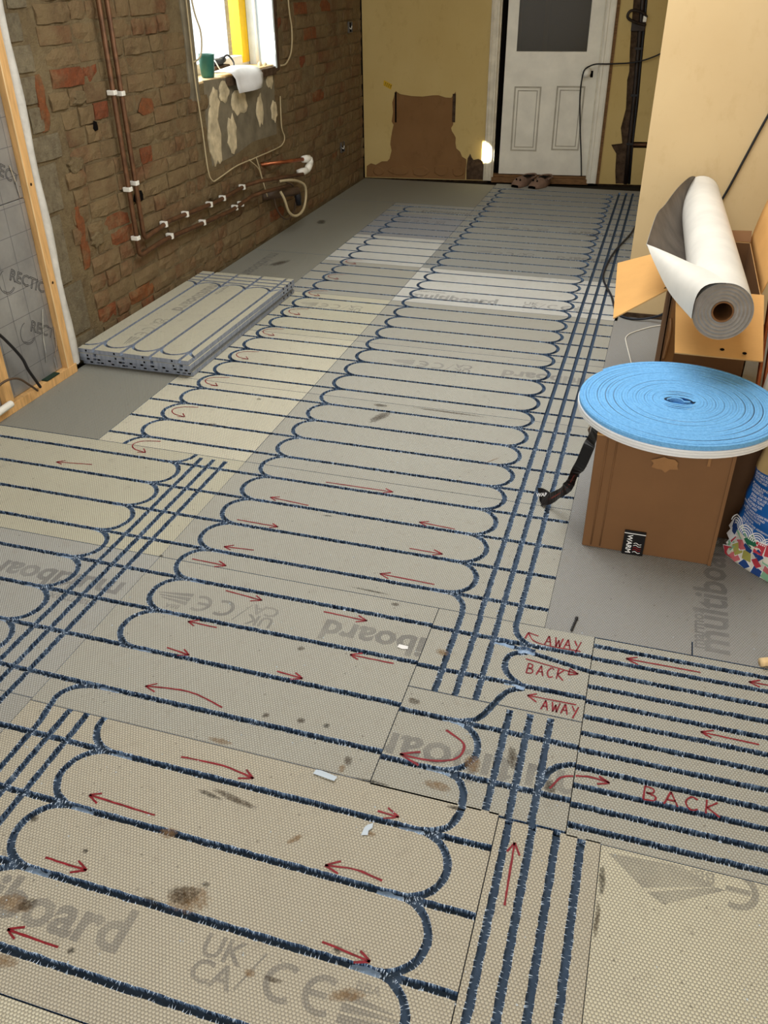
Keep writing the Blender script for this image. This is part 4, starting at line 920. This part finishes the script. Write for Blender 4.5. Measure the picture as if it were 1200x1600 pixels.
for k in range(4):
    a = .183 + .014*k; b = .700 - .0065*k
    for q in strip([(a, b - .012), (a + .004, b + .010)], .003) + strip([(a + .004, b + .010), (a + .010, b + .004)], .003): i = len(vs); vs += [bwp(x, z, .0042) for x, z in q]; fs.append((i, i+1, i+2, i+3))
mesh_obj('scribble', vs, fs, M['ink_dark'], note)
hose('door_cable', 'black cable looped over the door knob and along the back wall', [bwp(2.30, .955, .03), bwp(2.20, .905, .03), bwp(2.10, .872, .035), bwp(2.0, .857, .035), bwp(1.867, .852, .045), bwp(1.78, .85, .045), bwp(1.73, .835, .05), bwp(1.700, .815, .065), bwp(1.690, .78, .055), bwp(1.686, .70, .02), bwp(1.69, .60, -.005), bwp(1.715, .40, -.01), bwp(1.745, .20, -.005), bwp(1.762, .06, .02)], .0052, 'black_rubber', 'cable')
# pair of clogs by the door
def clog_mesh(mirror=1):
    vs, fs = [], []; NL, NA = 16, 14
    for i in range(NL+1):
        t = i/NL; y = -.135 + .27*t      # toe at -y
        wd = .052*(math.sin(PI*min(1, max(.0, t*.97+.03))**.62))**.55*(1.0 if t < .45 else 1 - .16*math.sin((t-.45)/.55*PI)) + .002
        top = .052*math.sin(min(1, t/.42)*PI/2)**.8 if t < .42 else (.052 if t < .5 else .030 + .016*math.sin((t-.5)/.5*PI*.9))
        for k in range(NA+1):
            a = PI*k/NA; vs.append((mirror*(wd*math.cos(a) + .010*math.sin(t*PI)), y, .014 + max(top, .006)*math.sin(a)**.75))
    for i in range(NL):
        for k in range(NA):
            a = i*(NA+1)+k; fs.append((a, a+1, a+NA+2, a+NA+1))
    b = len(vs)
    for i in range(NL+1):
        for k in (0, NA): v = vs[i*(NA+1)+k]; vs.append((v[0]*1.05, v[1]*1.02, 0))
    for i in range(NL):
        fs.append((i*(NA+1), (i+1)*(NA+1), b+2*(i+1), b+2*i)); fs.append((i*(NA+1)+NA, b+2*i+1, b+2*(i+1)+1, (i+1)*(NA+1)+NA)); fs.append((b+2*i, b+2*(i+1), b+2*(i+1)+1, b+2*i+1))
    return vs, fs
for i, (px, py, rz, lab) in enumerate(((-1.035, 7.135, -.42, 'brown foam clog by the door, the one nearer the brick wall'), (-.905, 7.13, -.38, 'brown foam clog by the door, the one nearer the door knob side'))):
    t = thing('clog', lab, 'shoe', (px, py, 0), rz); v, f = clog_mesh(1 if i else -1); mesh_obj('clog_shell', v, f, M['clog'], t, smooth=True)
    tube('heel_strap', spline([(-.047, .02, .050), (-.046, .09, .058), (0, .142, .060), (.048, .09, .058), (.050, .02, .050)], 5), .007, M['clog'], t)
    box('foot_opening', (-.028, .0, .0615), (.032, .08, .0625), M['hole'], t)
    for hx, hy in ((-.02, -.088), (.018, -.092), (-.002, -.065)):
        bm = bmesh.new(); bmesh.ops.create_uvsphere(bm, u_segments=8, v_segments=6, radius=.0075); bm_obj('vent_hole', bm, M['hole'], t, loc=(hx, hy, .052))

# ------------------------------------------------------------------ near partition wall, right wall, ceiling
def shell(name, a, b, m): o = struct(box(name, a, b, m)); return o
wr = struct(empty('wall_right', (0, 0, 0))); bm = bmesh.new(); add_box(bm, (-.083, 4.25, -.02), (1.7, 7.7, 2.45)); bm_obj('plastered_pier', bm, M['plaster_near'], wr)
box('pier_base', (-.082, 4.243, -.02), (1.5, 4.25, .022), M['chase'], wr)
bm = bmesh.new(); add_box(bm, (1.5, -1.4, -.02), (1.62, 4.25, 2.45)); bm_obj('side_wall', bm, M['plaster_near'], wr)
cl = struct(empty('ceiling', (0, 0, 0))); bm = bmesh.new()
RX0, RX1, RYa, RYb = -1.32, .12, 1.93, 3.97
for a, b in (((-2.7, -1.4, 2.45), (RX0, 7.7, 2.55)), ((RX1, -1.4, 2.45), (1.7, 7.7, 2.55)), ((RX0, -1.4, 2.45), (RX1, RYa, 2.55)), ((RX0, RYb, 2.45), (RX1, 7.7, 2.55))): add_box(bm, a, b)
bm_obj('ceiling_board', bm, M['ceil'], cl)
shell('wall_rear', (-2.7, -1.5, 2.15), (1.7, -1.4, 2.55), M['wall_plain'])

hose('wall_cable', 'black cable slanting down the cream wall behind the membrane roll', [(.52, 4.243, 1.28), (.392, 4.243, .926), (.34, 4.243, .77), (.287, 4.243, .609), (.24, 4.243, .50)], .0052, 'black_rubber', 'cable')
hose('floor_cable', 'dark cable lying on the boards at the foot of the cream wall', [(-.095, 6.35, .008), (-.13, 5.85, .008), (-.203, 5.369, .008), (-.228, 5.0, .008), (-.218, 4.783, .008), (-.156, 4.52, .008), (-.11, 4.27, .008), (-.04, 4.20, .008), (.05, 4.20, .02), (.12, 4.16, .07), (.17, 4.14, .15)], .0058, 'blue_black', 'cable')
hose('thin_wire', 'thin white wire bent on the grey boards beside the carton', [(.13, 4.17, .004), (.06, 4.12, .004), (-.02, 4.02, .004), (-.045, 3.95, .004), (-.04, 3.88, .004), (-.02, 3.75, .004), (.0, 3.62, .004)], .0025, 'white_plastic', 'wire')

# ------------------------------------------------------------------ cartons, foam strip coil, membrane roll, bag
def panel(name, P, th, m, parent, mi_edge=None):
    """a sheet of corrugated board through four corners"""
    P = [Vector(p) for p in P]; n = (P[1]-P[0]).cross(P[3]-P[0]).normalized()*th; bm = bmesh.new()
    a = [bm.verts.new(p) for p in P]; b = [bm.verts.new(p - n) for p in P]
    bm.faces.new(a); bm.faces.new(b[::-1])
    for i in range(4): f = bm.faces.new((a[i], b[i], b[(i+1) % 4], a[(i+1) % 4])); f.material_index = 1
    return bm_obj(name, bm, [m, M['kraft_edge']], parent)
bx1 = thing('cardboard_carton', 'square brown carton with a black label under the blue foam coil', 'carton', (-.062, 2.18, 0))
bm = bmesh.new(); add_box(bm, (0, 0, .0005), (.365, .37, .372), .004)
bmesh.ops.subdivide_edges(bm, edges=[e for e in bm.edges if e.calc_length() > .2], cuts=3, use_grid_fill=True)
for v in bm.verts:
    if abs(v.co.y) < .001: v.co.y -= .006*math.sin(PI*v.co.x/.365)*math.sin(PI*v.co.z/.372)
bm_obj('carton_body', bm, M['kraft'], bx1)
panel('top_flap', [(0, .002, .374), (.365, .002, .374), (.365, .183, .377), (0, .183, .377)], .003, M['kraft_lit'], bx1); panel('top_flap', [(0, .187, .377), (.365, .187, .377), (.365, .369, .374), (0, .369, .374)], .003, M['kraft_lit'], bx1)
box('side_lip', (.358, -.004, .002), (.367, -.001, .372), M['kraft'], bx1)
lb = box('black_label', (.116, -.0095, .002), (.176, -.0070, .084), M['black_print'], bx1)
def front_text(txt, size, x, z, rot, m, parent, y=-.0105, bold=.02):
    vs, fs = [], []
    for p in place(glyphs(txt, size, bold), x, z, rot): i = len(vs); vs += [(a, y, b) for a, b in p]; fs.append(tuple(range(i, i+len(p))))
    return mesh_obj('label_lettering', vs, fs, m, parent)
front_text('WARM', .0205, .1265, .0705, -PI/2, M['white_print'], lb); box('label_rule', (.116, -.0103, .0740), (.176, -.0098, .0765), M['white_print'], lb)
for k in range(5):
    vs, fs = [], []
    for q in strip(spline([(.146, .042 - .0075*k, 0), (.153, .045 - .0075*k, 0), (.161, .040 - .0075*k, 0), (.168, .042 - .0075*k, 0)], 4), .0018): i = len(vs); vs += [(a, -.0105, b) for a, b in q]; fs.append((i, i+1, i+2, i+3))
    mesh_obj('label_wave', vs, fs, M['red_print'] if k in (2, 3) else M['white_print'], lb)
vs, fs = [], []
for i, (x, z) in enumerate(blob(.215 - .03, .312, .035, .022, 5, 16, .3)): vs.append((x, -.0085, z))
mesh_obj('torn_patch', vs, [tuple(range(len(vs)))], M['tape_clear'], bx1); box('tape_remnant', (.298, -.0055, .322), (.306, -.004, .362), M['tape_clear'], bx1)
for x in (.026, .052): tube('carton_crease', [(x, -.0012, .01), (x + .002, -.0035, .19), (x + .004, -.0012, .365)], .0022, M['kraft'], bx1, 6)
# dark printed parcel tape torn off and trailing to the floor
tp = [(-.066, 2.248, .366), (-.078, 2.257, .315), (-.085, 2.262, .285), (-.099, 2.273, .224), (-.116, 2.294, .172), (-.133, 2.313, .116), (-.159, 2.337, .072), (-.185, 2.362, .036), (-.205, 2.388, .018), (-.222, 2.402, .012)]
o0 = Vector((-.062, 2.18, 0)); ct = [Vector(p) - o0 for p in tp]; sp = spline(ct, 4); bm = bmesh.new(); wv = []
for i, p in enumerate(sp):
    t = i/(len(sp)-1); wdt = .017 if t < .75 else .017 + (t-.75)/.25*.018; a = 1.0 + 1.1*math.sin(t*9)*.5 + t*.8
    tg = (sp[min(i+1, len(sp)-1)] - sp[max(i-1, 0)]).normalized(); lat = tg.cross(Vector((.1, -.8, .6))).normalized(); bn = tg.cross(lat)
    tw = .55*math.sin(t*11) + .35*math.sin(t*23); wv.append((lat*math.cos(tw) + bn*math.sin(tw))*wdt)
add_ribbon(bm, sp, wv); to = bm_obj('parcel_tape', bm, M['black_print'], bx1); to.modifiers.new('t', 'SOLIDIFY').thickness = .0006
bm = bmesh.new(); add_ribbon(bm, [p + Vector((.001, -.0016, .0016)) for p in sp[16:-6]], [v*.16 for v in wv[16:-6]]); bm_obj('tape_print', bm, plain('tape_red_print', srgb(96, 44, 38), .5, .3), bx1)
e = sp[-2]; d = (sp[-3]-sp[-1]).normalized()
vs, fs = [], []
for p in place(glyphs('WARM', .016, .03), 0, 0, 0): i = len(vs); vs += [(e.x - .012 + a*.9, e.y - .016 + a*.35 + b*.5, e.z + .010 + b*.9) for a, b in p]; fs.append(tuple(range(i, i+len(p))))
mesh_obj('tape_lettering', vs, fs, M['white_print'], bx1)
bm = bmesh.new(); add_ribbon(bm, [Vector(p) - o0 for p in ((-.07, 2.33, .35), (-.085, 2.33, .345), (-.095, 2.325, .325), (-.088, 2.32, .312))], [(0, .018, .004)]*4); bm_obj('tape_end', bm, M['white_plastic'], bx1)

# foam edging strip wound to a flat coil
CO = Vector((.145, 2.372, .3775)); RC = .275
coil = thing('foam_strip_coil', 'flat coil of pale blue foam edging strip with white film below, on a carton', 'foam coil', CO)
pitch = .0078; r0 = .030; turns = (RC - r0)/pitch; seg = 72; vs, fs = [], []; n = int(turns*seg)
for i in range(n+1):
    th = 2*PI*i/seg; r = r0 + pitch*i/seg; wob = 1 + .004*math.sin(th*1.7) + .003*math.sin(th*.37); dz = .0006*math.sin(i*.05) + (.0012 if r > RC - .02 else 0)
    # flatten the innermost loops to an eye shape
    sq = max(0, 1 - (r - r0)/.03); ex, ey = 1 + .25*sq, 1 - .35*sq
    for rr_, z in ((r*wob, .0392), (r*wob + pitch*.25, .0405 + dz), (r*wob + pitch*.75, .0405 + dz), (r*wob + pitch, .0392)): vs.append((rr_*math.cos(th)*ex, rr_*math.sin(th)*ey, z))
for i in range(n):
    for k in range(3): a = i*4+k; fs.append((a, a+4, a+5, a+1))
mesh_obj('foam_spiral', vs, fs, M['blue_foam'], coil, smooth=True)
def lathe_part(name, prof, m, parent, seg=96, close=False):
    vs, fs = [], []
    for r, z in prof:
        for i in range(seg): a = 2*PI*i/seg; vs.append((r*math.cos(a), r*math.sin(a), z))
    for k in range(len(prof)-1):
        for i in range(seg): j = (i+1) % seg; fs.append((k*seg+i, k*seg+j, (k+1)*seg+j, (k+1)*seg+i))
    return mesh_obj(name, vs, fs, m, parent, smooth=False)
lathe_part('foam_body', [(.026, .0370), (.026, .0004), (RC - .006, .0004), (RC + .001, .012), (RC + .004, .0215), (RC + .0045, .034), (RC + .001, .0400), (RC - .01, .0385)][0:1] + [(.026, .004), (.028, .002)], M['blue_dark'], coil)
lathe_part('foam_rim', [(RC - .003, .0395), (RC + .003, .0385), (RC + .0045, .036), (RC + .0045, .0285), (RC + .003, .0265)], M['blue_foam'], coil)
lathe_part('film_skirt', [(RC + .003, .0265), (RC + .0065, .0262), (RC + .0075, .0225), (RC + .0055, .0185), (RC + .0070, .0135), (RC + .0045, .0085), (RC + .0055, .005), (RC + .002, .0025), (RC - .006, .0005), (.05, .0005)], M['skirt'], coil)
lathe_part('coil_eye', [(.040, .030), (.0, .030)], M['blue_dark'], coil)
sp = spline([(-.034, -.004, .036), (-.016, .012, .036), (.004, .008, .036), (.014, -.006, .036), (.030, -.004, .036)], 6); bm = bmesh.new()
for o_ in (0,):
    A = []
    for p in sp: A.append([bm.verts.new((p.x, p.y - .0035, .030)), bm.verts.new((p.x, p.y - .0035, .0412)), bm.verts.new((p.x, p.y + .0035, .0412)), bm.verts.new((p.x, p.y + .0035, .030))])
    for a, b in zip(A, A[1:]):
        for k in range(4): bm.faces.new((a[k], a[(k+1) % 4], b[(k+1) % 4], b[k]))
bm_obj('strip_end', bm, M['blue_foam'], coil)

# open carton behind with flaps folded out
ZT = .535
bx2 = thing('cardboard_carton', 'open brown carton with spread flaps under the membrane roll', 'carton', (.093, 3.03, 0), .0)
Wd, Dp = .285, .66
for nm, P in (('carton_front', [(0, 0, .001), (Wd, 0, .001), (Wd, 0, ZT), (0, 0, ZT)]), ('carton_back', [(Wd, Dp, .001), (0, Dp, .001), (0, Dp, ZT), (Wd, Dp, ZT)]), ('carton_side', [(0, Dp, .001), (0, 0, .001), (0, 0, ZT), (0, Dp, ZT)]), ('carton_side', [(Wd, 0, .001), (Wd, Dp, .001), (Wd, Dp, ZT), (Wd, 0, ZT)]), ('carton_base', [(0, 0, .004), (Wd, 0, .004), (Wd, Dp, .004), (0, Dp, .004)])): panel(nm, P, .004, M['kraft'], bx2)
fl = panel('front_flap', [(.030, -.35, .44), (Wd + .005, -.35, .44), (Wd + .008, -.002, ZT + .002), (.012, -.002, ZT + .002)], .004, M['kraft_lit'], bx2)
for hx, hy in ((.17, -.315), (.235, -.33)):
    bm = bmesh.new(); bmesh.ops.create_circle(bm, cap_ends=True, segments=12, radius=.007, matrix=Matrix.Translation((hx, hy, .452)) @ Matrix.Rotation(.26, 4, 'X')); bm_obj('punched_hole', bm, M['hole'], fl)
sf = panel('side_flap', [(-.002, .0, ZT + .002), (-.002, .50, ZT + .002), (-.21, .53, .455), (-.178, -.12, .452)], .004, M['kraft_lit'], bx2)
bm = bmesh.new(); bmesh.ops.create_circle(bm, cap_ends=True, segments=12, radius=.006, matrix=Matrix.Translation((-.022, .016, .5285)) @ Matrix.Rotation(-.42, 4, 'Y')); bm_obj('punched_hole', bm, M['hole'], sf)
# right flap standing up, curved
pv, pf = [], []; NS, NT = 8, 8
for i in range(NS+1):
    s = i/NS
    for k in range(NT+1):
        t = k/NT; pv.append((Wd + .002 + (.14 - .07*s)*t**1.3, .01 + Dp*1.02*s + .03*t*s, ZT + .29*t))
for i in range(NS):
    for k in range(NT): a = i*(NT+1)+k; pf.append((a, a+NT+1, a+NT+2, a+1))
rf = mesh_obj('side_flap', pv, pf, M['kraft_lit'], bx2, smooth=True); rf.modifiers.new('t', 'SOLIDIFY').thickness = .004
panel('back_flap', [(Wd, Dp + .002, ZT), (.02, Dp + .002, ZT), (.03, Dp + .06, ZT + .02), (Wd, Dp + .06, ZT + .03)], .004, M['kraft'], bx2)
bm = bmesh.new(); add_ribbon(bm, [(.028, -.0015, ZT - .002), (.026, -.0015, .38), (.028, -.0015, .22), (.026, -.0015, .02)], [(.017, 0, 0)]*4); bm_obj('tape_strip', bm, M['tape_clear'], bx2)
tube('tape_bulge', spline([(.012, -.004, .43), (.018, -.012, .38), (.015, -.010, .32), (.012, -.004, .28)], 4), .005, M['tape_clear'], bx2, 6)

# roll of white membrane with its loose end lifted off
NR = Vector((.222, 2.50, .642)); FR = Vector((.172, 4.13, .612)); AX = (FR - NR).normalized(); RL = (FR - NR).length; RR = .082
Z_ = Vector((0, 0, 1)); Sd = AX.cross(Z_).normalized(); Up = Sd.cross(AX).normalized()      # Sd points right (+x)
def rp(s, ang, r=RR): return NR + AX*s + (Sd*math.cos(ang) + Up*math.sin(ang))*r
roll = thing('membrane_roll', 'thick roll of white sheet membrane with a loose grey-backed end on the open carton', 'roll', NR)
vs, fs = [], []; n = 48; ss = [0, .02, .5, 1.0, 1.5, RL - .02, RL]
for s in ss:
    for i in range(n): vs.append(rp(s, 2*PI*i/n, RR if 0 < s < RL else RR*.995) - NR)
for k in range(len(ss)-1):
    for i in range(n): j = (i+1) % n; fs.append((k*n+i, (k+1)*n+i, (k+1)*n+j, k*n+j))
mesh_obj('rolled_sheet', vs, fs, M['membrane_out'], roll, smooth=True)
vs, fs = [], []; rad = [RR*.995] + [RR*(.95 - .0625*k) for k in range(10)] + [.028]
for q, r in enumerate(rad):
    for i in range(n): vs.append(rp(.004*(q % 2), 2*PI*i/n, r) - NR)
for k in range(len(rad)-1):
    for i in range(n): j = (i+1) % n; fs.append((k*n+i, k*n+j, (k+1)*n+j, (k+1)*n+i))
mesh_obj('roll_end', vs, fs, M['roll_end'], roll)
vs, fs = [], []
for s, r in ((-.001, .030), (-.001, .0255), (.5, .0255)):
    for i in range(24): vs.append(rp(s, 2*PI*i/24, r) - NR)
for k in range(2):
    for i in range(24): j = (i+1) % 24; fs.append((k*24+i, k*24+j, (k+1)*24+j, (k+1)*24+i))
fs.append(tuple(range(48, 72))); mesh_obj('cardboard_core', vs, fs, M['core'], roll)
vs = [rp(RL, 2*PI*i/n) - NR for i in range(n)]; mesh_obj('far_end', vs, [tuple(range(n))], M['roll_end'], roll)
def lerp(a, b, t): return a + (b-a)*t
def patch(name, inner, outer, sag, m_up, m_dn, nt=10):
    """sheet between two polylines; separate upper and lower skins"""
    n = len(inner); vs, fs = [], []
    for a, b, sg in zip(inner, outer, sag):
        for k in range(nt+1): t = k/nt; vs.append(lerp(a, b, t) + Vector(sg)*math.sin(PI*t) - NR)
    for i in range(n-1):
        for k in range(nt): q = i*(nt+1)+k; fs.append((q, q+1, q+nt+2, q+nt+1))
    me = mesh_obj(name, vs, fs, [M[m_up]], roll, smooth=True)
    nm = [Vector((0, 0, 0)) for _ in vs]
    for f in fs:
        N_ = (vs[f[1]]-vs[f[0]]).cross(vs[f[3]]-vs[f[0]])
        for i in f: nm[i] += N_
    tot = Vector((0, 0, 0))
    for q in nm: tot += q
    sgn = 1 if tot.z > 0 else -1
    off = [v - nn.normalized()*sgn*.0022 for v, nn in zip(vs, nm)]
    mesh_obj(name + '_backing', off, [f[::-1] for f in fs], [M[m_dn]], roll, smooth=True)
TIP = Vector((-.013, 3.02, .678))
oA = spline([TIP, Vector((.004, 3.28, .715)), Vector((.030, 3.50, .705)), Vector((.07, 3.78, .71)), Vector((.115, 3.98, .715)), rp(RL, PI*.62, RR*1.02)], 4)
iA = [rp(.40 + (RL - .40)*i/(len(oA)-1), PI*(1.22 - .0*i), RR*.96) for i in range(len(oA))]
patch('loose_underside', iA, oA, [(0, 0, -.035*(1 - i/len(oA)))for i in range(len(oA))], 'membrane_in', 'membrane_out')
oB = spline([rp(-.004, PI*1.10, RR*1.02), lerp(rp(0, PI*1.1), TIP, .35) + Vector((-.012, 0, -.012)), lerp(rp(0, PI*1.1), TIP, .72) + Vector((-.01, 0, -.004)), TIP], 6)
iB = [rp(-.004 + .31*i/(len(oB)-1), PI*(.52 + .30*(i/(len(oB)-1))), RR*1.012) for i in range(len(oB))]
patch('loose_end', iB, oB, [(-.028*(1-.45*i/len(oB)), -.012, .036*(1-.75*i/len(oB))) for i in range(len(oB))], 'membrane_out', 'membrane_in')

# bag of tile adhesive leaning at the right
bag = thing('adhesive_bag', 'blue printed paper bag with coloured squares slumped beside the carton', 'bag', (.310, 2.215, 0))
BUv = Vector((.765, -.644, 0)); BVv = Vector((.644, .765, 0)); BW, BH, BT = .40, .372, .15
def bagp(u, v, off=0.0):
    """u along the face 0..1, v up 0..1"""
    bulge = .052*(max(0, math.sin(PI*min(1, max(0, u))))**.55)*(max(0, math.sin(PI*(.06 + .92*v)))**.6)
    ins = .002*v + .02*(1 - math.sin(PI*min(1, max(0, v*.9+.05))))*0
    p = BUv*(BW*u + ins*(1-u)) + Vector((0, 0, BH*v + .003)) + BVv*(.055 + .06*v) - BVv*(bulge + off)
    p += Vector((0, 0, .004*math.sin(u*17 + v*5) * (.2 < v < .95))) - BVv*(.004*math.sin(v*26 + u*9))
    return p
NU, NV = 26, 30; vs, fs, mi = [], [], []
for i in range(NU+1):
    for k in range(NV+1): vs.append(bagp(i/NU, k/NV))
for i in range(NU):
    for k in range(NV):
        a = i*(NV+1)+k; fs.append((a, a+NV+1, a+NV+2, a+1)); u, v = (i+.5)/NU, (k+.5)/NV
        mi.append(2 if u > .50 else 1 if v > .765 else 0 if v > .27 else 2)
b = len(vs)
for i in range(NU+1):
    for k in range(NV+1): p = bagp(i/NU, k/NV); bb = .05*(max(0, math.sin(PI*i/NU))**.55); vs.append(BUv*p.dot(BUv) + Vector((0, 0, p.z)) + BVv*(.055 + .06*k/NV + bb + .01))
for i in range(NU):
    for k in range(NV): a = b + i*(NV+1)+k; fs.append((a, a+1, a+NV+2, a+NV+1)); mi.append(1)
for i in range(NU): a = i*(NV+1); fs.append((a, b+a, b+a+NV+1, a+NV+1)); mi.append(2); a += NV; fs.append((a, a+NV+1, b+a+NV+1, b+a)); mi.append(1)
for k in range(NV): fs.append((k, k+1, b+k+1, b+k)); mi.append(1 if k/NV > .72 else 0 if k > 5 else 2); a = NU*(NV+1)+k; fs.append((a, b+a, b+a+1, a+1)); mi.append(2)
mesh_obj('bag_skin', vs, fs, [M['bag_blue'], M['bag_kraft'], M['bag_white']], bag, mi, smooth=True)
def on_bag(name, polys, m, off=.0012):
    vs, fs = [], []
    for p in polys:
        i = len(vs); vs += [bagp(a/BW, c/BH, off) for a, c in p]; fs.append(tuple(range(i, i+len(p))))
    return mesh_obj(name, vs, fs, m, bag)
lines_ = [(.33, 'SUITABLE FOR ALL TILES'), (.318, 'AND NATURAL STONE ON'), (.306, 'FLOORS AND WALLS'), (.283, 'PLASTER & RENDER'), (.271, 'CONCRETE'), (.259, 'UNDERTILE HEATING &'), (.245, 'IDEAL FOR USE ON'), (.233, 'LATER TILING'), (.219, 'SUITABLE FOR'), (.207, 'POROUS AND'), (.192, 'MIX WITH CLEAN WATER'), (.180, 'AND LEAVE TO STAND'), (.166, 'A SMOOTH PASTE'), (.150, 'LEAVE FOR'), (.136, 'USE PLUS FOR ADHESION'), (.124, 'NOT FOR USE')]
pl = []
for z, s in lines_: pl += place(glyphs(s, .0088, .012), .012 + .016*rnd.random(), .128 + (z - .124)*.72, -.02)
on_bag('bag_lettering', pl, M['white_print'])
arcs = []
for k in range(5):
    for r in (.020, .0155, .011, .0065): arcs += ring(.016 + .042*k, .102, r*1.4, .0030, 0, PI, 10)
on_bag('white_arcs', arcs, M['white_print'], .0014)
rq = random.Random(5); cols = ['sq_red', 'sq_green', 'sq_olive', 'sq_mint', 'sq_navy', 'sq_pink']; sqs = {c: [] for c in cols}; wht = []
k = 0
for i in range(6):
    for j in range(4):
        x, z, a, s = .012 + .035*i + rq.uniform(-.006, .006), .012 + .027*j + rq.uniform(-.005, .005), rq.uniform(0, 1.5), rq.uniform(.019, .0235)
        if x > .175 + .03*j or z > .104: continue
        c = cols[(i*5 + j*3 + rq.randint(0, 1)) % 6]; k += 1
        sqs[c].append([(x + s*math.cos(a + q*PI/2), max(.001, z + s*math.sin(a + q*PI/2))) for q in range(4)])
        wht.append([(x + s*1.14*math.cos(a + q*PI/2), max(.001, z + s*1.14*math.sin(a + q*PI/2))) for q in range(4)])
on_bag('square_outlines', wht, M['white_print'], .0008)
for c in cols:
    for q_ in sqs[c]: on_bag('coloured_square', [q_], M[c], .0016)
on_bag('black_symbol', [[(.045, .312), (.075, .303), (.083, .332), (.053, .341)]], M['black_print']); on_bag('kraft_lettering', place(glyphs('C', .022, .02), .092, .300, .0), M['black_print'])
bx3 = thing('cardboard_carton', 'added dark carton filling the shadowed gap behind the blue bag and square carton', 'carton', (.318, 2.335, 0))  # added carton, coloured dark to stand for the shadow in this gap
bm = bmesh.new(); add_box(bm, (0, 0, .0005), (.30, .25, .355), .004); bm_obj('carton_body', bm, kraft('gap_shadow_kraft', srgb(86, 62, 42)), bx3); panel('top_flap', [(0, .002, .357), (.30, .002, .357), (.30, .123, .359), (0, .123, .359)], .003, M['kraft'], bx3); panel('top_flap', [(0, .127, .359), (.30, .127, .359), (.30, .248, .357), (0, .248, .357)], .003, M['kraft'], bx3)
# pipes leaning at the right edge
for i, (a, b, r, m, lab, nm) in enumerate((((.425, 2.66, .30), (.60, 3.7, .55), .013, 'white_plastic', 'upper white plastic pipe end beside the open carton', 'plastic_pipe'), ((.410, 2.70, .255), (.60, 3.7, .46), .012, 'white_plastic', 'lower white plastic pipe end beside the open carton', 'plastic_pipe'),
        ((.428, 2.80, .005), (.445, 3.35, .50), .0075, 'copper_bright', 'copper pipe leaning beside the open carton, nearest the blue coil', 'copper_tube'), ((.452, 2.86, .005), (.475, 3.4, .52), .0075, 'copper_bright', 'copper pipe leaning beside the open carton, behind the nearest one', 'copper_tube'))):
    t = thing(nm, lab, 'pipe', a); d = Vector(b) - Vector(a); L_ = d.length; d.normalize(); fr = frames([Vector((0,0,0)), d*L_]); vs, fs = [], []
    for s, rad in ((L_, r), (0, r), (0, r*.72), (.12, r*.72)):
        for q in range(16): an = 2*PI*q/16; vs.append(d*s + (fr[0][2]*math.cos(an) + fr[0][3]*math.sin(an))*rad)
    for k in range(3):
        for q in range(16): j = (q+1) % 16; fs.append((k*16+q, k*16+j, (k+1)*16+j, (k+1)*16+q))
    fs.append(tuple(range(48, 64))); mesh_obj('pipe_wall', vs, fs, M[m], t, smooth=True)

# ------------------------------------------------------------------ the stack of spare grooved boards
def stack_board(z, full):
    w_, l_ = .535, 1.16
    if full:
        L = [[(x, 0), (x, l_)] for x in (.075, .215, .355, .495)] + [hl(-.01, w_ + .01, y) for y in (l_ - .05, l_ - .10, l_ - .15)]
        def vs_(xc, y, sg): return [(xc + .07 - .07*math.cos(a), y + sg*.07*math.sin(a)) for a in [PI*i/12 for i in range(13)]]
        for x in (-.065, .075, .215, .355, .495): L += [vs_(x, .115, -1), vs_(x, l_ - .245, 1)]
    else: L = [[(x, 0), (x, l_)] for x in (.075, .215, .355, .495)]
    G = []
    for ln in L: G += strip(ln, .0145, .0004)
    P = brand(.150, l_ - .17, -PI/2, .74) if full else []
    o = relief('insulation_board', rect(0, 0, w_, l_), [(G, -.0115, 2, 5), (P, 0, 1, 1)], [M['coat'], M['print'], M['stack_foam'], M['pale_foam']], .0188, origin=(0, 0), top=0)
    o.color = (*TONE['cream'], 1)
    return o
labs = ['grooved cream board with looped channels on top of the spare stack', 'second board down in the spare stack by the brick wall', 'third board down in the spare stack by the brick wall', 'lowest board of the spare stack, lying on the floor']
for i in range(4):
    o = stack_board(0, i == 0); off = ((0, 0), (.006, -.004), (-.004, .006), (.0, .02))[i]
    o.location = (-2.318 + off[0], 2.965 + off[1], .0815 - .0202*i + .0005); o.rotation_euler = (0, 0, -.006 + .004*i)
    tag(o, labs[i], 'board', 'stack of spare boards'); 
    # channels showing as notches on the near and right edges of the stack
    notch = []
    for k in range(10 if i > 1 else 4): notch.append((.035 + (.053 if i > 1 else .14)*k, -.0006, .014 if i > 1 else .008, 0))
    for k in range(3): notch.append((.5352, 1.01 + .05*k, .012, 1))
    for a, b, wd, ax in notch:
        if ax == 0: q = [(a, b, -.012), (a + wd, b, -.012), (a + wd, b, -.004), (a, b, -.004)]
        else: q = [(a, b, -.013), (a, b + wd, -.013), (a, b + wd, -.002), (a, b, -.002)]
        mesh_obj('channel_mouth', q, [(0, 1, 2, 3)], M['hole'], o)
